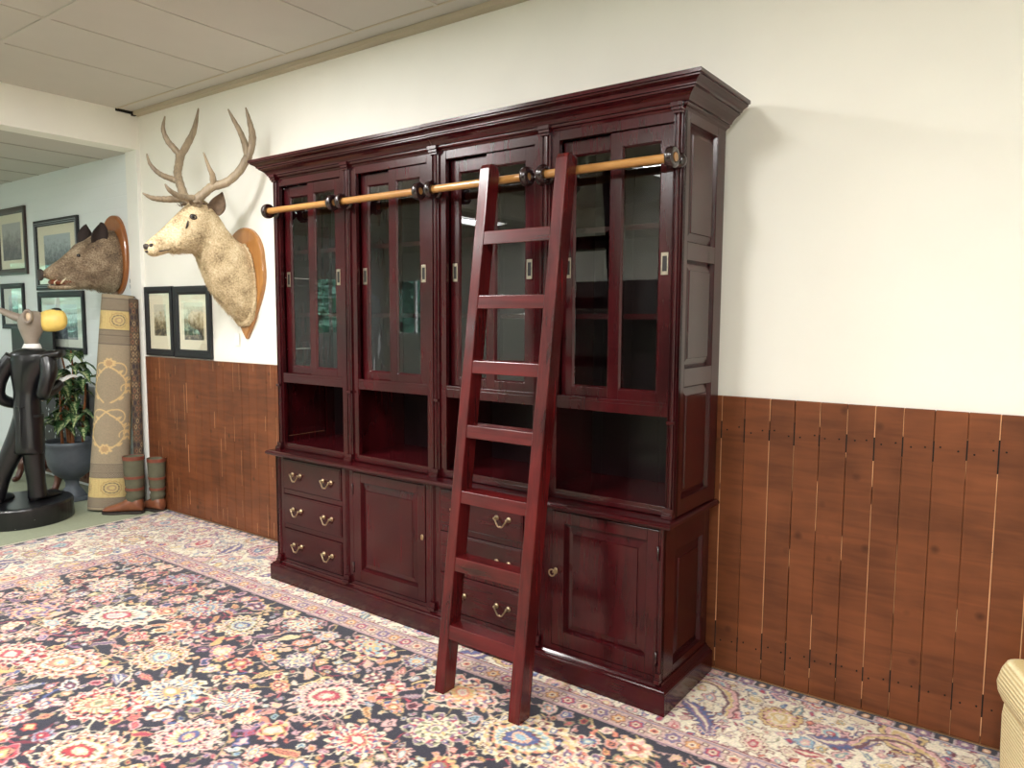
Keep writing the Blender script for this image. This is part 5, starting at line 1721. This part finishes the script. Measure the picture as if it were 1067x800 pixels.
lmat = leaf_mat(); nleaf = 0
for pth in heads:
    for k in range(26):
        if nleaf >= 96: break
        t = pr.uniform(.18, 1.0) ** .8
        i = min(len(pth) - 1, int(t * (len(pth) - 1)))
        p0 = pth[i]; az = pr.uniform(0, 6.283); L = pr.uniform(.17, .26) * (1.05 - .15 * t); w = L * pr.uniform(.36, .46); up = pr.uniform(.25, .85)
        D = Vector((math.cos(az), math.sin(az) * .75, 0))
        tip_ = p0 + D * (L + .03)
        if tip_.x > .34 or tip_.y > .20: continue
        S_ = Vector((-D.y, D.x, 0)).normalized()
        vs, fs, ribs = [], [], []
        st_ = .03 if t < .95 else .015
        for a in range(9):
            u = a / 8
            cpos = p0 + D * (st_ + L * u) + Vector((0, 0, (up * u - (.28 + up) * u * u) * L))
            hw = w * .5 * math.sin(math.pi * min(1, .06 + .94 * u) ** .85) + .001
            for c_ in (-1, -.5, 0, .5, 1):
                vs.append(cpos + S_ * hw * c_ + Vector((0, 0, abs(c_) * hw * .35 + .004 * math.sin(u * 14 + c_ * 3))))
                ribs.append(abs(c_) * .42 + .12)
        for a in range(8):
            for c_ in range(4): fs.append((a * 5 + c_, a * 5 + c_ + 1, a * 5 + c_ + 6, a * 5 + c_ + 5))
        mb = MB().add(vs, fs)
        mb.tube([p0, p0 + D * st_ * .6 + Vector((0, 0, .006)), p0 + D * (st_ + .012)], .0028, 5)
        ribs += [.5] * (len(mb.v) - len(vs))
        lo = mb.build('leaf', lmat, UR, smooth=True)
        ra = lo.data.attributes.new('rib', 'FLOAT', 'POINT'); ra.data.foreach_set('value', ribs)
        nleaf += 1

# ---- rolled carpets standing in the corner of the opening
TA, TB_, TC = lin(154, 140, 118), lin(198, 176, 122), lin(206, 178, 130)
TD = lin(112, 102, 92)
CW, CH = 0.90, 1.76          # unrolled width of the face around the roll, height
Q = Paint(0, CW, 0, CH, 0.0022, TA)
nxq, nyq = Q.nx, Q.ny
qx = (np.arange(nxq) + .5) * .0022; qy = (np.arange(nyq) + .5) * .0022
QX, QY = np.meshgrid(qx, qy)
SLQ = (slice(0, nyq), slice(0, nxq))
fine_ = ((np.floor(QX / .007) + np.floor(QY / .007)) % 2) == 0
for z0, z1, c in ((.03, .10, TD), (.10, .265, TB_), (.265, .30, TD), (.31, .37, TD), (1.36, 1.42, TD), (1.43, 1.465, TD), (1.475, 1.625, TB_), (1.635, 1.72, TD)):
    Q.put(SLQ, (QY > z0) & (QY < z1) & (np.ones_like(fine_) if c is TB_ else fine_), c)
for z in (.025, .10, .265, .305, .375, 1.355, 1.425, 1.47, 1.63, 1.725):
    Q.put(SLQ, np.abs(QY - z) < .004, TD)
for z0, z1 in ((.11, .255), (1.485, 1.615)):
    Q.put(SLQ, (QY > z0) & (QY < z1) & (np.abs(((QX / .03) % 1) - .5) < .08) & fine_, lin(178, 150, 100))
    for x in np.arange(.05, CW, .20):
        Q.flower(x, (z0 + z1) / 2, .062, [(1, lin(176, 150, 104)), (.86, TB_), (.72, TD), (.6, TB_), (.4, lin(166, 140, 112)), (.25, TB_)], 12, 0, 1, 0, .06)
for x0 in np.arange(.05, CW, .30):
    for s in (-1, 1):
        for zc in (.64, 1.02):
            pts = [(x0 + .15 + s * (.025 + .10 * math.sin(t)), zc - .14 + .28 * t / math.pi) for t in np.linspace(0, math.pi, 22)]
            Q.line(pts, .012, TC)
            Q.line(scroll(pts[-1][0], pts[-1][1], 2.2 if s > 0 else .9, .26, s * 12), .011, TC)
            Q.line(scroll(pts[8][0], pts[8][1], 1.2, .16, -s * 16), .009, TC)
            for k in range(3, 20, 4): Q.leaf(pts[k][0] + s * .02, pts[k][1], .055, .6 if s > 0 else 2.5, [(1, TC)], .42)
    Q.flower(x0 + .15, .50, .04, [(1, TC), (.6, lin(178, 148, 112))], 8, 0, 1, 0, .2)
    Q.flower(x0 + .15, 1.20, .04, [(1, TC), (.6, lin(178, 148, 112))], 8, 0, 1, 0, .2)
qc = np.clip(Q.down(2) * (1 + .06 * rng.standard_normal((nyq // 2, nxq // 2))[..., None]), 0, 1).astype(np.float32)
RB, RT = Vector((-3.625, -0.275, 0.010)), Vector((-3.610, -0.135, 1.695))
RO = empty('rolled_carpet', RB, 0, 'tall beige rolled carpet with golden scrolls, standing upright beside the green boots', 'carpet')
ax = (RT - RB); HL_ = ax.length; axn = ax.normalized()
ra_ = Vector((0.46, 0.89, 0)); ra_ = (ra_ - axn * ra_.dot(axn)).normalized(); rb_ = axn.cross(ra_)     # across and through the roll
nyy, nxx = qc.shape[:2]


def roll_pos(i, j):
    th = -2.0 + (i / (nxx - 1)) * 6.9 + 0.0
    ht = j / (nyy - 1)
    R1 = (.148 - .032 * ht) * (1 + .012 * np.sin(ht * 9 + 1)); R2 = (.105 - .018 * ht)
    sp_ = 1 - .014 * (i / (nxx - 1))
    u = np.sign(np.cos(th)) * np.abs(np.cos(th)) ** .85 * R1 * sp_; v = -np.sign(np.sin(th)) * np.abs(np.sin(th)) ** .85 * R2 * sp_
    d = HL_ * ht
    return tuple(ra_[k] * u - rb_[k] * v * -1 + axn[k] * d for k in range(3))


grid_mesh('carpet_pile', nxx, nyy, roll_pos, qc, vcol_mat('carpet weave', .95, .3, 500), RO)
cr = MB()
for ht in (0.0, 1.0):
    R1, R2 = (.152 - .030 * ht), (.105 - .018 * ht)
    base = axn * HL_ * ht
    pts = []
    for k in range(140):
        t = k / 139; th = t * 6.283 * 4.2; f = .12 + .84 * t
        pts.append(base + ra_ * R1 * f * math.cos(th) + rb_ * R2 * f * math.sin(th) - axn * (.004 if ht else -.004))
    cr.tube(pts, .0085, 5)
cr.build('rolled_edge', M['rubber'], RO, smooth=True)

RD = empty('rolled_carpet', (-3.512, -0.078, 0.004), 0, 'narrow dark patterned rolled carpet between the beige roll and the white jamb', 'carpet')
Q2 = Paint(0, .42, 0, 1.72, .004, lin(92, 78, 66))
for z in np.arange(.02, 1.7, .05):
    for x in np.arange(.02, .42, .05):
        Q2.flower(x + (.025 if int(z / .05) % 2 else 0), z, .019, [(1, R_.choice([lin(150, 128, 98), lin(60, 54, 58), lin(126, 92, 72)])), (.5, lin(72, 60, 56))], 4, .78, 1, 0, .1)
q2 = Q2.img.astype(np.float32)


def roll2(i, j):
    th = (i / (q2.shape[1] - 1)) * 6.6; ht = j / (q2.shape[0] - 1)
    r = .036 * (1 - .02 * i / q2.shape[1])
    return (r * np.cos(th) + .0 * ht, r * np.sin(th) + .010 * ht, ht * 1.66 + 0 * i)


grid_mesh('carpet_pile', q2.shape[1], q2.shape[0], roll2, q2, vcol_mat('dark carpet weave', .95, .3, 500), RD)
c2 = MB()
for zz, dx, dy in ((.004, 0, 0), (1.658, 0, .010)):
    c2.tube([(dx + .031 * (.1 + .9 * k / 80) * math.cos(k * .30), dy + .031 * (.1 + .9 * k / 80) * math.sin(k * .30), zz) for k in range(81)], .006, 5)
c2.build('rolled_edge', M['rubber'], RD, smooth=True)


# ---- pair of leather and canvas boots
def boot(x, y, az, label, sc_=1.0):
    r = empty('boot', (x, y, 0.0), az, label, 'boot', 'green canvas boots')
    K = sc_
    # local +x points to the toe, origin below the heel
    ft = MB(); rings = []
    for d, w, h, lift in ((-.052, .024, .075, .02), (-.040, .044, .120, .018), (-.01, .052, .150, .016), (.03, .054, .158, .016), (.07, .052, .125, .016), (.11, .054, .098, .016), (.16, .058, .078, .016), (.21, .058, .064, .016), (.245, .046, .052, .018), (.262, .024, .040, .022)):
        rings.append([(d * K, w * math.cos(t) * K * (1 if math.sin(t) < .2 else 1 - .25 * math.sin(t)), (lift + (h - lift) * (.5 + .5 * math.copysign(abs(math.sin(t)) ** .7, math.sin(t)))) * K) for t in np.linspace(0, 6.283, 20, endpoint=False)])
    ft.loft(rings).build('foot', M['boot_lea'], r, smooth=True)
    so = MB()
    out = [(-.060, 0), (-.050, .038), (-.015, .054), (.04, .050), (.08, .048), (.14, .060), (.20, .063), (.245, .050), (.270, .022), (.274, 0)]
    poly = [(a * K, b * K) for a, b in out] + [(a * K, -b * K) for a, b in out[-2:0:-1]]
    so.prism(poly, 0.0, .020 * K); so.build('sole', M['sole'], r, bevel=.003)
    sh = MB(); rings = []
    prof = [(.095, .055, .010), (.125, .062, .004), (.150, .070, .0), (.170, .066, -.002), (.190, .074, .002), (.215, .070, .0), (.24, .076, .0), (.30, .079, .0), (.36, .082, .0), (.42, .085, .0), (.468, .086, .0), (.468, .080, .0), (.40, .078, 0)]
    for z, rr_, dx in prof:
        rr_ = rr_ * (.89 if z > .16 else .95)
        rings.append([((dx + .012 + rr_ * 1.05 * math.cos(t)) * K, rr_ * .92 * math.sin(t) * K, (z + .004 * math.sin(3 * t + z * 60)) * K if z < .23 else z * K) for t in np.linspace(0, 6.283, 26, endpoint=False)])
    sh.loft(rings, cap=False).build('shaft', M['boot_green'], r, smooth=True)
    def band(z, rr_, h, name, th=.0035):
        rr_ = rr_ * .895
        b = MB()
        rings = [[(.012 * K + (rr_ + o) * 1.05 * math.cos(t) * K, (rr_ + o) * .92 * math.sin(t) * K, (z + dz) * K) for t in np.linspace(0, 6.283, 26, endpoint=False)] for o, dz in ((0, -h / 2), (th, -h / 2), (th, h / 2), (0, h / 2))]
        rings.append(rings[0])
        b.loft(rings, cap=False).build(name, M['boot_red'], r, smooth=False)
    band(.457, .0855, .030, 'cuff'); band(.300, .0788, .020, 'strap'); band(.205, .0735, .020, 'strap')
    MB().lathe([(.079, .425), (.0815, .474), (.086, .474), (.0865, .44)], 26).build('lining', M['boot_red'], r) if False else None
    MB().box(-.006 * K, .030 * K, -.075 * K, -.070 * K, .405 * K, .442 * K).build('badge', M['boot_red'], r, bevel=.003)
    return r


boot(-3.316, -0.206, math.radians(180 + 40), 'green canvas boot with tan foot, toe pointing out, before the beige roll', 0.96)
boot(-3.230, -0.076, math.radians(180 + 8), 'green canvas boot nearer the wooden panelling, its round heel showing', 0.90)

# ---- cream woven wicker piece at the right edge
WK = empty('wicker_basket', (2.278, -0.225, 0.010), math.radians(-70), 'cream woven wicker basket with rolled rim by the wall at the right edge', 'basket')


def wicker_mat():
    mt, n, b = new_mat('cream wicker')
    b.inputs['Roughness'].default_value = .6
    tc = n.nodes.new('ShaderNodeTexCoord')
    w1 = n.nodes.new('ShaderNodeTexWave'); w1.wave_type = 'BANDS'; w1.bands_direction = 'Z'; w1.inputs['Scale'].default_value = 26; w1.inputs['Distortion'].default_value = 1.6; w1.inputs['Detail'].default_value = 2; w1.inputs['Detail Scale'].default_value = 8
    n.links.new(tc.outputs['Object'], w1.inputs['Vector'])
    rp = n.nodes.new('ShaderNodeValToRGB')
    rp.color_ramp.elements[0].color = lin(216, 192, 138); rp.color_ramp.elements[1].color = lin(244, 230, 186)
    n.links.new(w1.outputs['Fac'], rp.inputs['Fac']); n.links.new(rp.outputs['Color'], b.inputs['Base Color'])
    bp = n.nodes.new('ShaderNodeBump'); bp.inputs['Strength'].default_value = .6; bp.inputs['Distance'].default_value = .006
    n.links.new(w1.outputs['Fac'], bp.inputs['Height']); n.links.new(bp.outputs['Normal'], b.inputs['Normal'])
    return mt


M['wicker'] = wicker_mat()


def rrect(x0, x1, y0, y1, r, z, o=0.0):
    pts = []
    for cx, cy, a0 in ((x1 - r, y1 - r, 0), (x0 + r, y1 - r, 90), (x0 + r, y0 + r, 180), (x1 - r, y0 + r, 270)):
        for k in range(6):
            a = math.radians(a0 + 18 * k)
            pts.append((cx + (r + o) * math.cos(a), cy + (r + o) * math.sin(a), z))
    return pts


wb_ = MB()
WXX, WYY2 = .55, .42          # local: x along the visible left face, y towards the right
wb_.loft([rrect(0.02, WXX, 0.02, WYY2, .05, z, o) for z, o in ((0, -.012), (.01, -.002), (.12, .004), (.25, .006), (.305, 0))])
wb_.build('basket_body', M['wicker'], WK, smooth=True)
rim = MB()
rim.loft([rrect(0.02, WXX, 0.02, WYY2, .05, z, o) for z, o in ((.300, .0), (.304, .010), (.330, .022), (.360, .026), (.40, .016), (.427, .002), (.434, -.02), (.436, -.04))])
rim.build('rolled_rim', M['wicker'], WK, smooth=True)
